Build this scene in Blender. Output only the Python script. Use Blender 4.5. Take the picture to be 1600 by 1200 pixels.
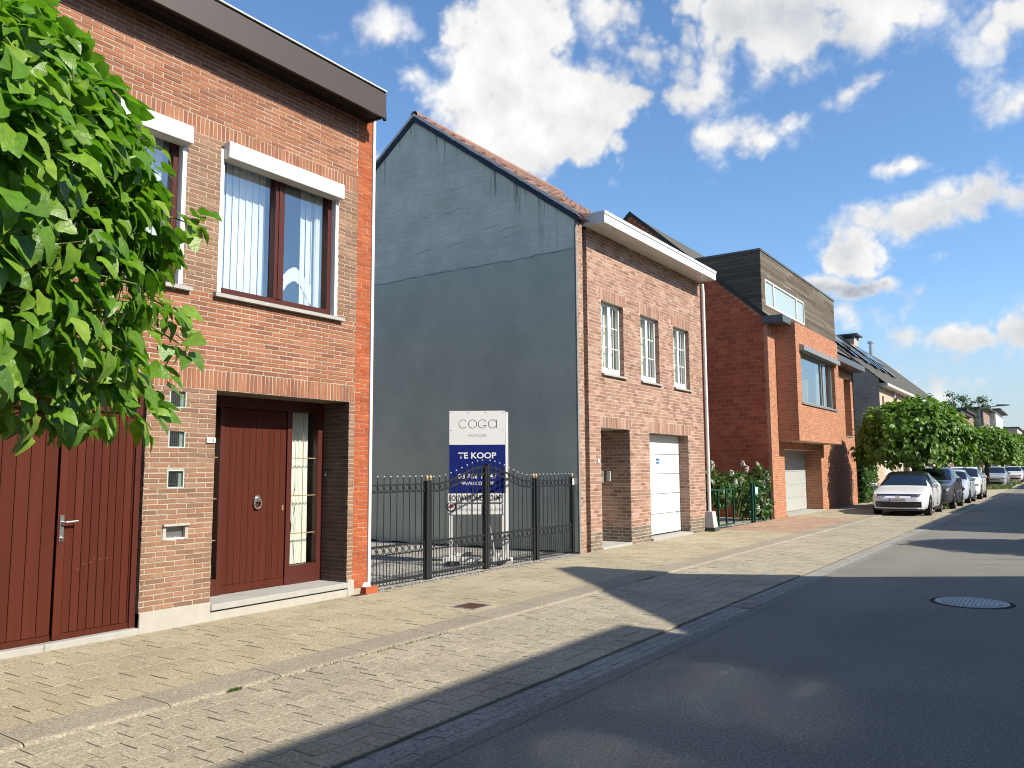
import bpy, math, random
import numpy as np
from mathutils import Vector, Matrix, noise as mnoise

for _o in list(bpy.data.objects):
    bpy.data.objects.remove(_o)
sc = bpy.context.scene
COL = sc.collection
R = math.radians

# ------------------------------------------------------------------ camera
CAM_P = Vector((0.0, -7.7, 1.604))
_yaw, _pit, _rol = R(34.5226), R(6.0416), R(-0.334)
_fw = Vector((math.cos(_yaw) * math.cos(_pit), math.sin(_yaw) * math.cos(_pit), math.sin(_pit)))
_rt = Vector((math.sin(_yaw), -math.cos(_yaw), 0))
_up = _rt.cross(_fw)
_r2 = _rt * math.cos(_rol) + _up * math.sin(_rol)
_u2 = -_rt * math.sin(_rol) + _up * math.cos(_rol)
cam = bpy.data.cameras.new('camera')
cam.sensor_width = 36.0
cam.lens = 36.0 * 1255 / 1600
cam.clip_start = 0.05
cam.clip_end = 3000
co = bpy.data.objects.new('camera', cam)
COL.objects.link(co)
co.matrix_world = Matrix(((_r2.x, _u2.x, -_fw.x, CAM_P.x), (_r2.y, _u2.y, -_fw.y, CAM_P.y), (_r2.z, _u2.z, -_fw.z, CAM_P.z), (0, 0, 0, 1)))
sc.camera = co


def to_px(p):
    v = Vector(p) - CAM_P
    z = v.dot(_fw)
    if z < 0.1:
        return None
    return 800 + 1255 * v.dot(_r2) / z, 600 - 1255 * v.dot(_u2) / z, z


# ------------------------------------------------------------------ node helper
class NT:
    def __init__(s, tree):
        s.t = tree
        s.n = tree.nodes
        s.l = tree.links

    def put(s, sock, val):
        if isinstance(val, bpy.types.NodeSocket):
            s.l.new(val, sock)
        elif isinstance(val, (tuple, list)):
            v = tuple(val)
            if len(sock.default_value) == 4 and len(v) == 3:
                v = v + (1.0,)
            sock.default_value = v
        else:
            try:
                sock.default_value = val
            except TypeError:
                sock.default_value = (val, val, val)

    def node(s, typ, out=0, **kw):
        nd = s.n.new(typ)
        ins = kw.pop('ins', {})
        for k, v in kw.items():
            setattr(nd, k, v)
        for k, v in ins.items():
            s.put(nd.inputs[k], v)
        return nd if out is None else nd.outputs[out]

    def m(s, op, a, b=0.0, c=0.0, clamp=False):
        nd = s.n.new('ShaderNodeMath')
        nd.operation = op
        nd.use_clamp = clamp
        for i, v in enumerate((a, b, c)):
            s.put(nd.inputs[i], v)
        return nd.outputs[0]

    def vm(s, op, a, b=(0, 0, 0), sc_=None):
        nd = s.n.new('ShaderNodeVectorMath')
        nd.operation = op
        s.put(nd.inputs[0], a)
        if op == 'SCALE':
            s.put(nd.inputs['Scale'], sc_)
        else:
            s.put(nd.inputs[1], b)
        return nd.outputs['Value'] if op in ('LENGTH', 'DOT_PRODUCT') else nd.outputs[0]

    def mix(s, f, a, b, blend='MIX'):
        nd = s.n.new('ShaderNodeMix')
        nd.data_type = 'RGBA'
        nd.blend_type = blend
        s.put(nd.inputs[0], f)
        s.put(nd.inputs[6], a)
        s.put(nd.inputs[7], b)
        return nd.outputs[2]

    def step(s, v, lo, hi, a=0.0, b=1.0):
        nd = s.n.new('ShaderNodeMapRange')
        nd.interpolation_type = 'SMOOTHSTEP'
        for i, x in enumerate((v, lo, hi, a, b)):
            s.put(nd.inputs[i], x)
        return nd.outputs[0]

    def noise(s, vec, scale, detail=3.0, rough=0.55, out=0):
        nd = s.n.new('ShaderNodeTexNoise')
        s.put(nd.inputs['Vector'], vec)
        s.put(nd.inputs['Scale'], scale)
        s.put(nd.inputs['Detail'], detail)
        s.put(nd.inputs['Roughness'], rough)
        return nd.outputs[out]

    def ramp(s, f, stops, interp='LINEAR'):
        nd = s.n.new('ShaderNodeValToRGB')
        e = nd.color_ramp.elements
        nd.color_ramp.interpolation = interp
        while len(e) < len(stops):
            e.new(0.5)
        for i, (p, c) in enumerate(stops):
            e[i].position = p
            e[i].color = tuple(c) + (1.0,)
        s.put(nd.inputs[0], f)
        return nd.outputs[0]


# ------------------------------------------------------------------ sun, sky, exposure
SUN = Vector((0.05, -1.0, 0.765)).normalized()
SKY_STRENGTH = 0.106
_sl = bpy.data.lights.new('sun', 'SUN')
_sl.energy = 4.9
_sl.angle = R(0.53)
_sl.color = (1.0, 0.925, 0.80)
so = bpy.data.objects.new('sun', _sl)
COL.objects.link(so)
so.rotation_euler = SUN.to_track_quat('Z', 'Y').to_euler()
so.location = (0, -30, 40)

world = bpy.data.worlds.new('World')
sc.world = world
world.use_nodes = True
W = NT(world.node_tree)
W.n.clear()
_sky = W.node('ShaderNodeTexSky', None, sky_type='NISHITA', sun_disc=False)
_sky.sun_elevation = math.asin(SUN.z)
_sky.sun_rotation = math.atan2(SUN.x, SUN.y)
_sky.altitude = 0
_sky.air_density = 1.0
_sky.dust_density = 0.8
_sky.ozone_density = 1.6
DIR = W.node('ShaderNodeTexCoord', 'Generated')
_sep = W.node('ShaderNodeSeparateXYZ', None, ins={0: DIR})
az = W.m('MULTIPLY', W.m('ARCTAN2', _sep.outputs[0], _sep.outputs[1]), 57.29578)
el = W.m('MULTIPLY', W.m('ARCSINE', _sep.outputs[2]), 57.29578)
wn = W.noise(DIR, 7.0, 5.0, 0.6, out=1)
_ws = W.node('ShaderNodeSeparateXYZ', None, ins={0: wn})
azw = W.m('ADD', az, W.m('MULTIPLY', W.m('SUBTRACT', _ws.outputs[0], 0.5), 8.5))
elw = W.m('ADD', el, W.m('MULTIPLY', W.m('SUBTRACT', _ws.outputs[1], 0.5), 5.5))
# cumulus masses: azimuth, elevation, half width, half height (degrees), tilt, thickness, greyness
CLOUDS = [(57.8, 23.4, 7.2, 3.9, -8, 1.5, .06), (55.2, 29.3, 4.3, 5.4, 0, 1.5, .06), (62.8, 22.3, 5.0, 2.2, -20, 1.1, .1),
          (72, 29.8, 11, 3.6, -7, 1.1, .24), (65.8, 26.0, 6.0, 2.5, -5, 1.0, .12), (72.2, 22.6, 5.0, 1.5, 1, .78, .12),
          (80, 24.2, 3.8, 1.3, 10, .74, .12), (46.2, 29.2, 4.2, 2.5, 3, .62, 0), (48.0, 26.6, 3.4, 1.4, -20, .58, 0),
          (88.8, 26, 3.0, 2.0, -15, .90, .2), (85.0, 16.4, 6.6, 1.8, 5, .92, .40), (88.6, 21.2, 2.6, 1.9, -10, .76, .1),
          (82.9, 19.7, 2.8, 1.0, 0, .68, .1), (79.9, 14.0, 1.5, 1.8, -6, 1.15, .1), (79.4, 11.9, 4.2, 1.2, -5, .92, .85),
          (77.0, 12.4, 2.4, .9, -5, .72, .2), (85.5, 8.2, 9.0, 2.8, -4, 1.12, .30), (79.5, 5.6, 9, 2.0, -3, 1.0, .2),
          (88.8, 17.2, 3.4, 2.4, -10, .85, .5), (83.2, 28.6, 3.4, 1.5, -12, .80, .1), (84.9, 13.5, 1.9, .8, -8, .64, .1),
          (44.6, 21.2, 2.2, 2.2, 3, .8, 0), (20, 24, 9, 4, 0, 1.0, .2), (-40, 22, 14, 5, 5, .9, .2), (118, 24, 12, 5, -5, .9, .2), (165, 30, 12, 5, 0, .9, .2), (-110, 24, 13, 5, 0, .9, .2)]
mass = grey = None
_ae = W.node('ShaderNodeCombineXYZ', ins={0: azw, 1: elw, 2: 0.0})
for a0, e0, A, B_, rot, wgt, gr in CLOUDS:
    mp = W.node('ShaderNodeMapping', vector_type='TEXTURE', ins={'Vector': _ae, 'Location': (a0, e0, 0), 'Rotation': (0, 0, R(rot)), 'Scale': (A * 1.76, B_ * 1.76, 1)})
    gd_ = W.node('ShaderNodeTexGradient', 1, gradient_type='SPHERICAL', ins={0: mp})
    v = W.m('MULTIPLY', gd_, wgt * 1.06)
    mass = v if mass is None else W.m('MAXIMUM', mass, v)
    if gr >= .2:
        low = W.vm('DOT_PRODUCT', mp, (0, -2.2 * gr, 0))          # undersides are greyer
        g = W.m('MULTIPLY', v, W.m('ADD', low, gr))
        grey = g if grey is None else W.m('MAXIMUM', grey, g)
_pl = W.vm('SCALE', DIR, sc_=W.m('DIVIDE', 1.0, W.m('ADD', W.m('MAXIMUM', _sep.outputs[2], 0.0), 0.22)))
f1 = W.noise(DIR, 10.0, 8.0, 0.62)
f1b = W.noise(W.vm('ADD', DIR, (0.006, -0.010, 0.022)), 10.0, 4.0, 0.56)
f2 = W.noise(_pl, 2.6, 4.0, 0.58)
# rounded billows from fractal cells, wispy fringes from noise
vo = W.node('ShaderNodeTexVoronoi', 'Distance', feature='F1', ins={'Vector': W.vm('ADD', DIR, W.vm('SCALE', wn, sc_=0.05)), 'Scale': 9.0, 'Detail': 3.0, 'Roughness': 0.55, 'Lacunarity': 2.3})
puff = W.m('SUBTRACT', 0.66, vo)
solid = W.step(mass, 0.35, 0.95)
bill = W.m('ADD', W.m('MULTIPLY', puff, W.m('MULTIPLY_ADD', solid, 0.45, 0.45)), W.m('MULTIPLY', W.m('SUBTRACT', f1, 0.5), W.m('MULTIPLY_ADD', solid, -0.55, 1.25)))
thin = W.m('MULTIPLY', W.step(f2, 0.50, 0.80), 0.40)
dens = W.m('ADD', W.m('MAXIMUM', mass, thin), bill)
alpha = W.m('MULTIPLY', W.step(dens, 0.22, W.m('MULTIPLY_ADD', solid, -0.10, 0.64)), W.step(mass, 0.05, 0.62, 0.30, 1.0))
alpha = W.m('MULTIPLY', alpha, W.step(el, -1.0, 3.0))
lum = W.m('ADD', 1.0, W.m('MULTIPLY', puff, 0.16))
lum = W.m('ADD', lum, W.m('MULTIPLY', W.m('SUBTRACT', f1, f1b), 0.7))
lum = W.m('SUBTRACT', lum, W.m('MULTIPLY', W.m('MAXIMUM', grey, 0.0), W.step(dens, 0.35, 0.85, 0.2, 0.62)))
lum = W.m('MINIMUM', W.m('MAXIMUM', lum, 0.50), 1.06)
CL = 0.59 / SKY_STRENGTH
ccol = W.mix(W.step(lum, 0.4, 1.0), (0.84 * CL, 0.93 * CL, 1.08 * CL), (1.0 * CL, 0.995 * CL, 0.98 * CL))
ccol = W.vm('SCALE', ccol, sc_=lum)
# milky air towards the horizon (the Nishita sky already pales; this is the thin high cloud veil of the photograph)
veil = W.m('MULTIPLY', W.step(el, 13.0, 0.0), 0.75)
skyc = W.vm('MULTIPLY', _sky.outputs[0], (0.80, 1.02, 1.20))
skyc = W.mix(veil, skyc, (0.60 * CL, 0.67 * CL, 0.73 * CL))
bgc = W.mix(alpha, skyc, ccol)
_bg = W.node('ShaderNodeBackground', ins={0: bgc, 1: SKY_STRENGTH})
_wo = W.node('ShaderNodeOutputWorld', None, ins={0: _bg})
world.cycles.sampling_method = 'MANUAL'
world.cycles.sample_map_resolution = 256

sc.view_settings.view_transform = 'Standard'
sc.view_settings.look = 'None'
sc.view_settings.exposure = 0.72
sc.view_settings.gamma = 1.0
sc.view_settings.use_curve_mapping = False
sc.render.engine = 'CYCLES'
sc.cycles.filter_width = 1.05
sc.cycles.use_adaptive_sampling = True
sc.cycles.adaptive_threshold = 0.03
sc.cycles.use_denoising = True
sc.cycles.max_bounces = 5
sc.cycles.diffuse_bounces = 2
sc.cycles.glossy_bounces = 3
sc.cycles.transparent_max_bounces = 12
sc.cycles.transmission_bounces = 4
sc.cycles.caustics_reflective = True
sc.cycles.blur_glossy = 0.0
sc.cycles.caustics_refractive = False
sc.cycles.sample_clamp_indirect = 0.0

# ------------------------------------------------------------------ materials
MATS = {}
GA = 0.78      # common albedo level


def _coords(N):
    return N.node('ShaderNodeNewGeometry', None)


def M(name, col, rough=0.75, var=0.12, scale=6.0, fine=0.0, fscale=180.0, isl=0.0, pal=None, bump=0.0, bscale=150.0,
      met=0.0, spec=0.22, coat=0.0, stretch=None, dirt=None):
    """One procedural surface. pal: colours picked per piece; var/fine: broad and fine mottling; isl: per-piece lightness."""
    m = bpy.data.materials.new(name)
    m.use_nodes = True
    N = NT(m.node_tree)
    N.n.clear()
    g = _coords(N)
    pos = g.outputs['Position']
    vec = N.vm('MULTIPLY', pos, stretch) if stretch else pos
    oi = N.node('ShaderNodeObjectInfo', 'Random')
    r = N.m('FRACT', N.m('ADD', oi, g.outputs['Random Per Island']))
    if pal:
        k = len(pal)
        c = N.ramp(r, [((i + 0.5) / k, tuple(GA * q for q in p)) for i, p in enumerate(pal)])
    else:
        col = tuple(GA * q for q in col)
        c = N.mix(0.0, col, col)
    f = None
    if var:
        f = N.m('MULTIPLY_ADD', N.m('SUBTRACT', N.noise(vec, scale, 4.0, 0.6), 0.5), var * 4, 1.0)
    if fine:
        f2 = N.m('MULTIPLY_ADD', N.m('SUBTRACT', N.noise(vec, fscale, 2.0, 0.7), 0.5), fine * 4, 1.0)
        f = f2 if f is None else N.m('MULTIPLY', f, f2)
    if isl:
        r2 = N.m('FRACT', N.m('MULTIPLY', r, 7.31))
        f3 = N.m('MULTIPLY_ADD', N.m('SUBTRACT', r2, 0.5), 2 * isl, 1.0)
        f = f3 if f is None else N.m('MULTIPLY', f, f3)
    if f is not None:
        c = N.vm('SCALE', c, sc_=N.m('MAXIMUM', f, 0.1))
    if dirt:
        dc, lo, hi, ds = dirt
        dc = tuple(GA * q for q in dc)
        c = N.mix(N.step(N.noise(vec, ds, 5.0, 0.65), lo, hi), c, dc)
    b = N.node('ShaderNodeBsdfPrincipled', None)
    N.put(b.inputs['Base Color'], c)
    b.inputs['Roughness'].default_value = rough
    b.inputs['Metallic'].default_value = met
    b.inputs['Specular IOR Level'].default_value = spec
    if coat:
        b.inputs['Coat Weight'].default_value = coat
        b.inputs['Coat Roughness'].default_value = 0.05
    if bump:
        bn = N.node('ShaderNodeBump', None, ins={'Strength': 1.0, 'Distance': bump, 'Height': N.noise(vec, bscale, 3.0, 0.65)})
        N.l.new(bn.outputs[0], b.inputs['Normal'])
    o = N.node('ShaderNodeOutputMaterial', None, ins={0: b.outputs[0]})
    MATS[name] = m
    return m


def mat_glass(name, tint=(0.92, 0.95, 0.95), refl=0.10, rough=0.01):
    m = bpy.data.materials.new(name)
    m.use_nodes = True
    N = NT(m.node_tree)
    N.n.clear()
    wob = N.node('ShaderNodeBump', ins={'Strength': 0.25, 'Distance': 0.004, 'Height': N.noise(_coords(N).outputs['Position'], 2.5, 1.0)})
    t = N.node('ShaderNodeBsdfTransparent', ins={0: tint})
    gl = N.node('ShaderNodeBsdfGlossy', ins={0: (0.9, 0.95, 1.0), 'Roughness': rough, 'Normal': wob})
    fr = N.node('ShaderNodeFresnel', ins={0: 1.45, 'Normal': wob})
    fac = N.m('MULTIPLY_ADD', fr, 1.7, refl, clamp=True)
    ms = N.node('ShaderNodeMixShader', ins={0: fac, 1: t, 2: gl})
    N.node('ShaderNodeOutputMaterial', None, ins={0: ms})
    MATS[name] = m
    return m


def mat_leaf(name, pal, trans=(0.20, 0.36, 0.03), rough=0.42):
    m = bpy.data.materials.new(name)
    m.use_nodes = True
    N = NT(m.node_tree)
    N.n.clear()
    g = _coords(N)
    oi = N.node('ShaderNodeObjectInfo', 'Random')
    r = N.m('FRACT', N.m('ADD', oi, g.outputs['Random Per Island']))
    k = len(pal)
    c = N.ramp(r, [((i + 0.5) / k, p) for i, p in enumerate(pal)])
    blot = N.m('MULTIPLY_ADD', N.m('SUBTRACT', N.noise(g.outputs['Position'], 28.0, 3.0), 0.5), 0.9, 1.0)
    c = N.vm('SCALE', c, sc_=blot)
    b = N.node('ShaderNodeBsdfPrincipled', None)
    N.put(b.inputs['Base Color'], c)
    b.inputs['Roughness'].default_value = rough
    b.inputs['Specular IOR Level'].default_value = 0.45
    bn = N.node('ShaderNodeBump', ins={'Strength': 0.8, 'Distance': 0.006, 'Height': N.noise(g.outputs['Position'], 45.0, 2.0)})
    N.l.new(bn, b.inputs['Normal'])
    t = N.node('ShaderNodeBsdfTranslucent', ins={0: N.vm('MULTIPLY', c, (trans[0] / 0.10, trans[1] / 0.16, trans[2] / 0.04))})
    ms = N.node('ShaderNodeMixShader', ins={0: 0.33, 1: b.outputs[0], 2: t})
    N.node('ShaderNodeOutputMaterial', None, ins={0: ms})
    MATS[name] = m
    return m


M('brick_red', 0, pal=[(.325, .128, .068), (.365, .15, .08), (.28, .11, .063), (.39, .165, .09), (.335, .138, .075), (.25, .10, .063)], rough=.85, var=.15, scale=1.7, fine=.20, fscale=75, isl=.08, bump=.0022, bscale=110)
M('brick_brown', 0, pal=[(.275, .152, .095), (.315, .178, .112), (.245, .138, .09), (.30, .15, .092), (.335, .20, .13), (.22, .128, .085)], rough=.88, var=.16, scale=1.7, fine=.22, fscale=75, isl=.09, bump=.003, bscale=100, dirt=((.42, .33, .24), .64, .80, 34.))
M('brick_orange', 0, pal=[(.40, .098, .036), (.43, .11, .04), (.36, .088, .033), (.42, .105, .04)], rough=.82, var=.14, scale=3, fine=.08, isl=.10, bump=.0015, bscale=120)
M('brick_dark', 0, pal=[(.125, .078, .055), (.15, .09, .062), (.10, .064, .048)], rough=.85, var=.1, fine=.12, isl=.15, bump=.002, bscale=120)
M('mortar', (.44, .375, .29), rough=.95, var=.18, scale=2.5, fine=.16, fscale=90, bump=.001)
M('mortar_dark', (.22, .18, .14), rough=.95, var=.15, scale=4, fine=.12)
M('mortar_grey', (.52, .45, .375), rough=.95, var=.16, scale=1.5, fine=.15, fscale=90)
M('mortar_orange', (.46, .30, .20), rough=.95, var=.1, scale=4, fine=.12)
M('brick_rose', 0, pal=[(.36, .20, .135), (.42, .25, .18), (.31, .16, .11), (.39, .215, .145), (.46, .30, .23), (.28, .145, .10)], rough=.88, var=.12, scale=1.6, fine=.15, fscale=90, isl=.16, dirt=((.47, .40, .34), .60, .78, 5.))
M('brick_plinth', 0, pal=[(.20, .155, .115), (.25, .19, .14), (.17, .13, .10)], rough=.9, var=.12, fine=.12, isl=.15)
M('block_red', 0, pal=[(.56, .125, .055), (.62, .15, .066), (.50, .11, .05), (.66, .175, .08), (.58, .13, .058)], rough=.85, var=.16, scale=1.2, fine=.14, fscale=60, isl=.16)
M('mortar_block', (.70, .30, .18), rough=.95, var=.25, scale=1.5, fine=.12)
M('brick_coral', 0, pal=[(.45, .19, .10), (.50, .215, .115), (.41, .17, .092), (.48, .225, .13)], rough=.85, var=.10, scale=1.5, fine=.10, isl=.12)
M('mortar_coral', (.62, .42, .30), rough=.95, var=.10, scale=2)
M('bluestone', (.43, .42, .385), rough=.7, var=.10, scale=4, fine=.12, fscale=120, dirt=((.25, .24, .21), .58, .80, 6.), bump=.0008)
M('plinth_stone', (.47, .44, .385), rough=.75, var=.09, scale=5, fine=.09, fscale=140, dirt=((.38, .34, .27), .60, .85, 4.))
M('wood_brown', (.090, .0215, .0125), rough=.5, var=.12, scale=2.2, fine=.10, fscale=60, stretch=(6, 6, .5), spec=.12, isl=.10)
M('frame_brown', (.088, .023, .017), rough=.42, var=.06, scale=3, spec=.25)
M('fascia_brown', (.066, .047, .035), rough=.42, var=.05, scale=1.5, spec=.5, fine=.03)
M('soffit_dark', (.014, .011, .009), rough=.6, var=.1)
M('white_pvc', (.76, .76, .73), rough=.32, var=.03, scale=2, spec=.5, fine=.02)
M('white_paint', (.78, .78, .75), rough=.45, var=.05, scale=3, fine=.03, dirt=((.5, .48, .42), .68, .95, 5.))
M('white_old', (.62, .60, .55), rough=.5, var=.08, scale=3)
M('glass_pale', (.50, .60, .54), rough=.25, var=.08, scale=30)
M('blind', (.95, .96, .93), rough=.7, var=.03, scale=3)
M('curtain', (.92, .94, .85), rough=.85, var=.06, scale=5)
M('curtain_grey', (.46, .47, .43), rough=.85, var=.1, scale=4)
M('interior', (.10, .09, .08), rough=.9, var=.2)
M('interior_light', (.32, .32, .30), rough=.9, var=.1)
M('aluminium', (.60, .60, .58), rough=.33, met=.9, var=.05)
M('alu_matt', (.44, .44, .42), rough=.42, met=.6, var=.05)
M('grey_metal', (.16, .17, .175), rough=.45, met=.4, var=.06)
M('black_iron', (.018, .020, .024), rough=.42, var=.15, scale=30, spec=.5)
M('gold_cap', (.52, .38, .20), rough=.4, met=.5, var=.15, scale=60)
M('rust', (.13, .062, .045), rough=.8, met=.2, var=.3, scale=30, fine=.2, bump=.002, bscale=90)
M('iron_cover', (.42, .42, .42), rough=.5, met=.6, var=.12, scale=12)
M('seam', (.20, .21, .20), rough=.9, var=.3, scale=5)
M('scuff', (.26, .17, .14), rough=.8, var=.2)
M('dark_gap', (.02, .018, .016), rough=.9, var=0)
M('concrete', (.42, .40, .36), rough=.9, var=.10, scale=3, fine=.12, fscale=150, dirt=((.28, .26, .22), .58, .85, 5.), bump=.001)
M('roof_tile', 0, pal=[(.25, .14, .105), (.30, .17, .13), (.21, .12, .095), (.29, .19, .155)], rough=.85, var=.2, scale=4, fine=.15, isl=.15, dirt=((.30, .28, .25), .55, .8, 9.))
M('flashing', (.035, .042, .062), rough=.5, var=.3, scale=5, fine=.1, bump=.006, bscale=14)
M('cement_edge', (.72, .69, .66), rough=.9, var=.18, scale=6, bump=.006, bscale=20)
M('slate_roof', (.105, .098, .085), rough=.85, var=.15, scale=2, fine=.15, fscale=40)
M('render_grey', (.24, .25, .235), rough=.9, var=.2, scale=5, bump=.004, bscale=25)
M('roof_dark', (.065, .062, .058), rough=.75, var=.15, scale=2)
M('solar', (.015, .02, .035), rough=.12, var=.05, spec=.7)
M('brick_greybrown', 0, pal=[(.105, .092, .085), (.125, .108, .098), (.09, .08, .075)], rough=.9, var=.12, scale=2, fine=.12, isl=.2)
M('cream_wall', (.62, .45, .33), rough=.9, var=.06, scale=2, fine=.07, fscale=60)
M('cedar_grey', 0, pal=[(.125, .10, .072), (.155, .125, .092), (.10, .082, .06), (.138, .112, .084), (.17, .145, .11)], rough=.85, var=.18, scale=1.0, fine=.16, fscale=14, stretch=(.35, 2, 9), isl=.12, dirt=((.36, .34, .30), .60, .74, 1.2))
M('sign_white', (.80, .80, .78), rough=.35, var=.01)
M('sign_blue', (.012, .022, .16), rough=.32, var=.02)
M('ink_black', (.02, .02, .022), rough=.5, var=0)
M('ink_grey', (.38, .38, .38), rough=.5, var=0)
M('ink_white', (.82, .82, .82), rough=.45, var=0)
M('ink_red', (.55, .04, .10), rough=.5, var=0)
M('sticker_blue', (.05, .14, .42), rough=.5, var=0)
M('sticker_light', (.45, .62, .80), rough=.5, var=0)
M('green_paint', (.012, .075, .045), rough=.4, var=.08, scale=8)
M('green_slat', (.010, .035, .020), rough=.7, var=.2, scale=8)
M('plastic_grey', (.52, .53, .53), rough=.5, var=.05)
M('plastic_dark', (.09, .09, .09), rough=.6, var=.05)
M('bark', (.10, .075, .055), rough=.95, var=.3, scale=10, fine=.2, bump=.01, bscale=25, stretch=(3, 3, .6))
M('twig', (.17, .19, .06), rough=.7, var=.15, scale=10)
M('tyre', (.018, .018, .019), rough=.85, var=.1)
M('rim', (.30, .30, .31), rough=.4, met=.7, var=.05)
M('car_glass', (.010, .014, .022), rough=.04, var=0, spec=.9)
M('car_black', (.012, .012, .013), rough=.25, var=0, spec=.5)
M('car_trim', (.03, .03, .032), rough=.6, var=0)
M('car_white', (.80, .81, .82), rough=.28, var=.01, spec=.5, coat=.6)
M('car_silver', (.50, .52, .54), rough=.30, met=.35, var=.01, coat=.6)
M('car_grey', (.14, .15, .175), rough=.28, met=.5, var=.01, coat=.7)
M('car_bluewhite', (.50, .56, .66), rough=.28, var=.01, coat=.6)
M('headlight', (.16, .17, .19), rough=.08, met=.5, var=.05, scale=40, spec=.9)
M('plate', (.74, .74, .72), rough=.4, var=.02)
M('blue_trim', (.02, .03, .10), rough=.2, var=0)
M('petal', (.72, .70, .56), rough=.7, var=.12, scale=25, pal=[(.74, .72, .58), (.66, .68, .46), (.78, .75, .66), (.70, .60, .50)])
mat_glass('glass', rough=.075, refl=.20)
mat_glass('glass_clear', tint=(.95, .97, .96), refl=.05)
mat_glass('glass_dark', tint=(.55, .6, .6), refl=.16)
mat_glass('glass_frost', tint=(.62, .75, .74), refl=.06, rough=.25)
CATALPA = [(.085, .19, .017), (.115, .235, .021), (.07, .155, .015), (.16, .28, .027), (.10, .21, .019), (.21, .31, .04), (.085, .175, .03)]
mat_leaf('leaf_catalpa', CATALPA, trans=(.15, .30, .03))
mat_leaf('leaf_street', [(.085, .165, .02), (.115, .21, .024), (.07, .14, .018), (.15, .25, .03), (.10, .185, .022)], trans=(.15, .27, .03))
mat_leaf('leaf_dead', [(.24, .115, .06), (.30, .16, .09)], trans=(.12, .10, .03), rough=.8)
mat_leaf('leaf_shrub', [(.045, .10, .02), (.06, .13, .03), (.035, .08, .02), (.09, .16, .035)], trans=(.11, .2, .03))
mat_leaf('leaf_hedge', [(.04, .09, .015), (.055, .12, .02), (.03, .07, .014), (.08, .15, .02)], trans=(.12, .22, .03))
mat_leaf('leaf_far', [(.07, .115, .04), (.09, .13, .045), (.055, .09, .035)], trans=(.12, .2, .05))
mat_leaf('grass_blade', [(.07, .13, .02), (.10, .16, .03), (.12, .15, .04)], trans=(.13, .22, .03))


def custom(name, build, rough=.9, spec=.3):
    m = bpy.data.materials.new(name)
    m.use_nodes = True
    N = NT(m.node_tree)
    N.n.clear()
    pos = _coords(N).outputs['Position']
    c, h, d = build(N, pos)
    c = N.vm('SCALE', c, sc_=GA)
    b = N.node('ShaderNodeBsdfPrincipled', None)
    N.put(b.inputs['Base Color'], c)
    N.put(b.inputs['Roughness'], rough)
    b.inputs['Specular IOR Level'].default_value = spec
    if h is not None:
        bn = N.node('ShaderNodeBump', ins={'Strength': 1.0, 'Distance': d, 'Height': h})
        N.l.new(bn, b.inputs['Normal'])
    N.node('ShaderNodeOutputMaterial', None, ins={0: b.outputs[0]})
    MATS[name] = m
    return m


def _asphalt(N, pos):
    a = N.noise(pos, 150.0, 2.0, .8)
    a2 = N.noise(pos, 46.0, 3.0, .75)
    b = N.noise(pos, .45, 4.0, .6)
    f = N.m('MULTIPLY', N.m('MULTIPLY_ADD', N.m('SUBTRACT', a, .5), 2.6, 1.0), N.m('MULTIPLY_ADD', N.m('SUBTRACT', b, .5), .55, 1.0))
    f = N.m('MULTIPLY', f, N.m('MULTIPLY_ADD', N.m('SUBTRACT', a2, .5), 2.2, 1.0))
    c = N.vm('SCALE', N.mix(N.noise(pos, 1.1, 3.0), (.215, .207, .178), (.255, .243, .205)), sc_=N.m('MAXIMUM', f, .25))
    # worn wheel tracks: paler strips along the street, and old oil drips
    s = N.node('ShaderNodeSeparateXYZ', None, ins={0: pos})
    y = N.m('ADD', s.outputs[1], N.m('MULTIPLY', N.noise(pos, .3), .5))
    tr = N.m('SINE', N.m('MULTIPLY', y, 3.4))
    c = N.mix(N.m('MULTIPLY', N.step(tr, .2, 1.0), .14), c, (.32, .305, .26))
    oil = N.m('MULTIPLY', N.step(N.noise(pos, 2.2, 3.0, .6), .68, .78), .45)
    c = N.mix(oil, c, (.09, .09, .085))
    return c, N.m('ADD', a, a2), .006


def _paver(base, dark, stain):
    def f(N, pos):
        g = _coords(N)
        oi = N.node('ShaderNodeObjectInfo', 'Random')
        r = N.m('FRACT', N.m('ADD', oi, g.outputs['Random Per Island']))
        a = N.noise(pos, 120.0, 3.0, .8)
        a2 = N.noise(pos, 42.0, 3.0, .75)
        b = N.noise(pos, .9, 4.0, .6)
        k = N.m('MULTIPLY', N.m('MULTIPLY_ADD', N.m('SUBTRACT', a, .5), 2.6, 1.0), N.m('MULTIPLY_ADD', N.m('SUBTRACT', b, .5), .6, 1.0))
        k = N.m('MULTIPLY', k, N.m('MULTIPLY_ADD', N.m('SUBTRACT', a2, .5), 2.0, 1.0))
        k = N.m('MULTIPLY', k, N.m('MULTIPLY_ADD', N.m('SUBTRACT', r, .5), .13, 1.0))
        c = N.vm('SCALE', N.mix(N.m('MULTIPLY', N.m('FRACT', N.m('MULTIPLY', r, 5.7)), .4), base, dark), sc_=N.m('MAXIMUM', k, .3))
        c = N.mix(N.m('MULTIPLY', N.step(N.noise(pos, 1.7, 5.0, .65), .52, .75), .4), c, stain)
        sp = N.step(N.noise(pos, 9.0, 2.0, .5), .74, .80)
        c = N.mix(N.m('MULTIPLY', sp, .5), c, (.10, .095, .085))
        return c, N.m('ADD', a, a2), .004
    return f


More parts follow.
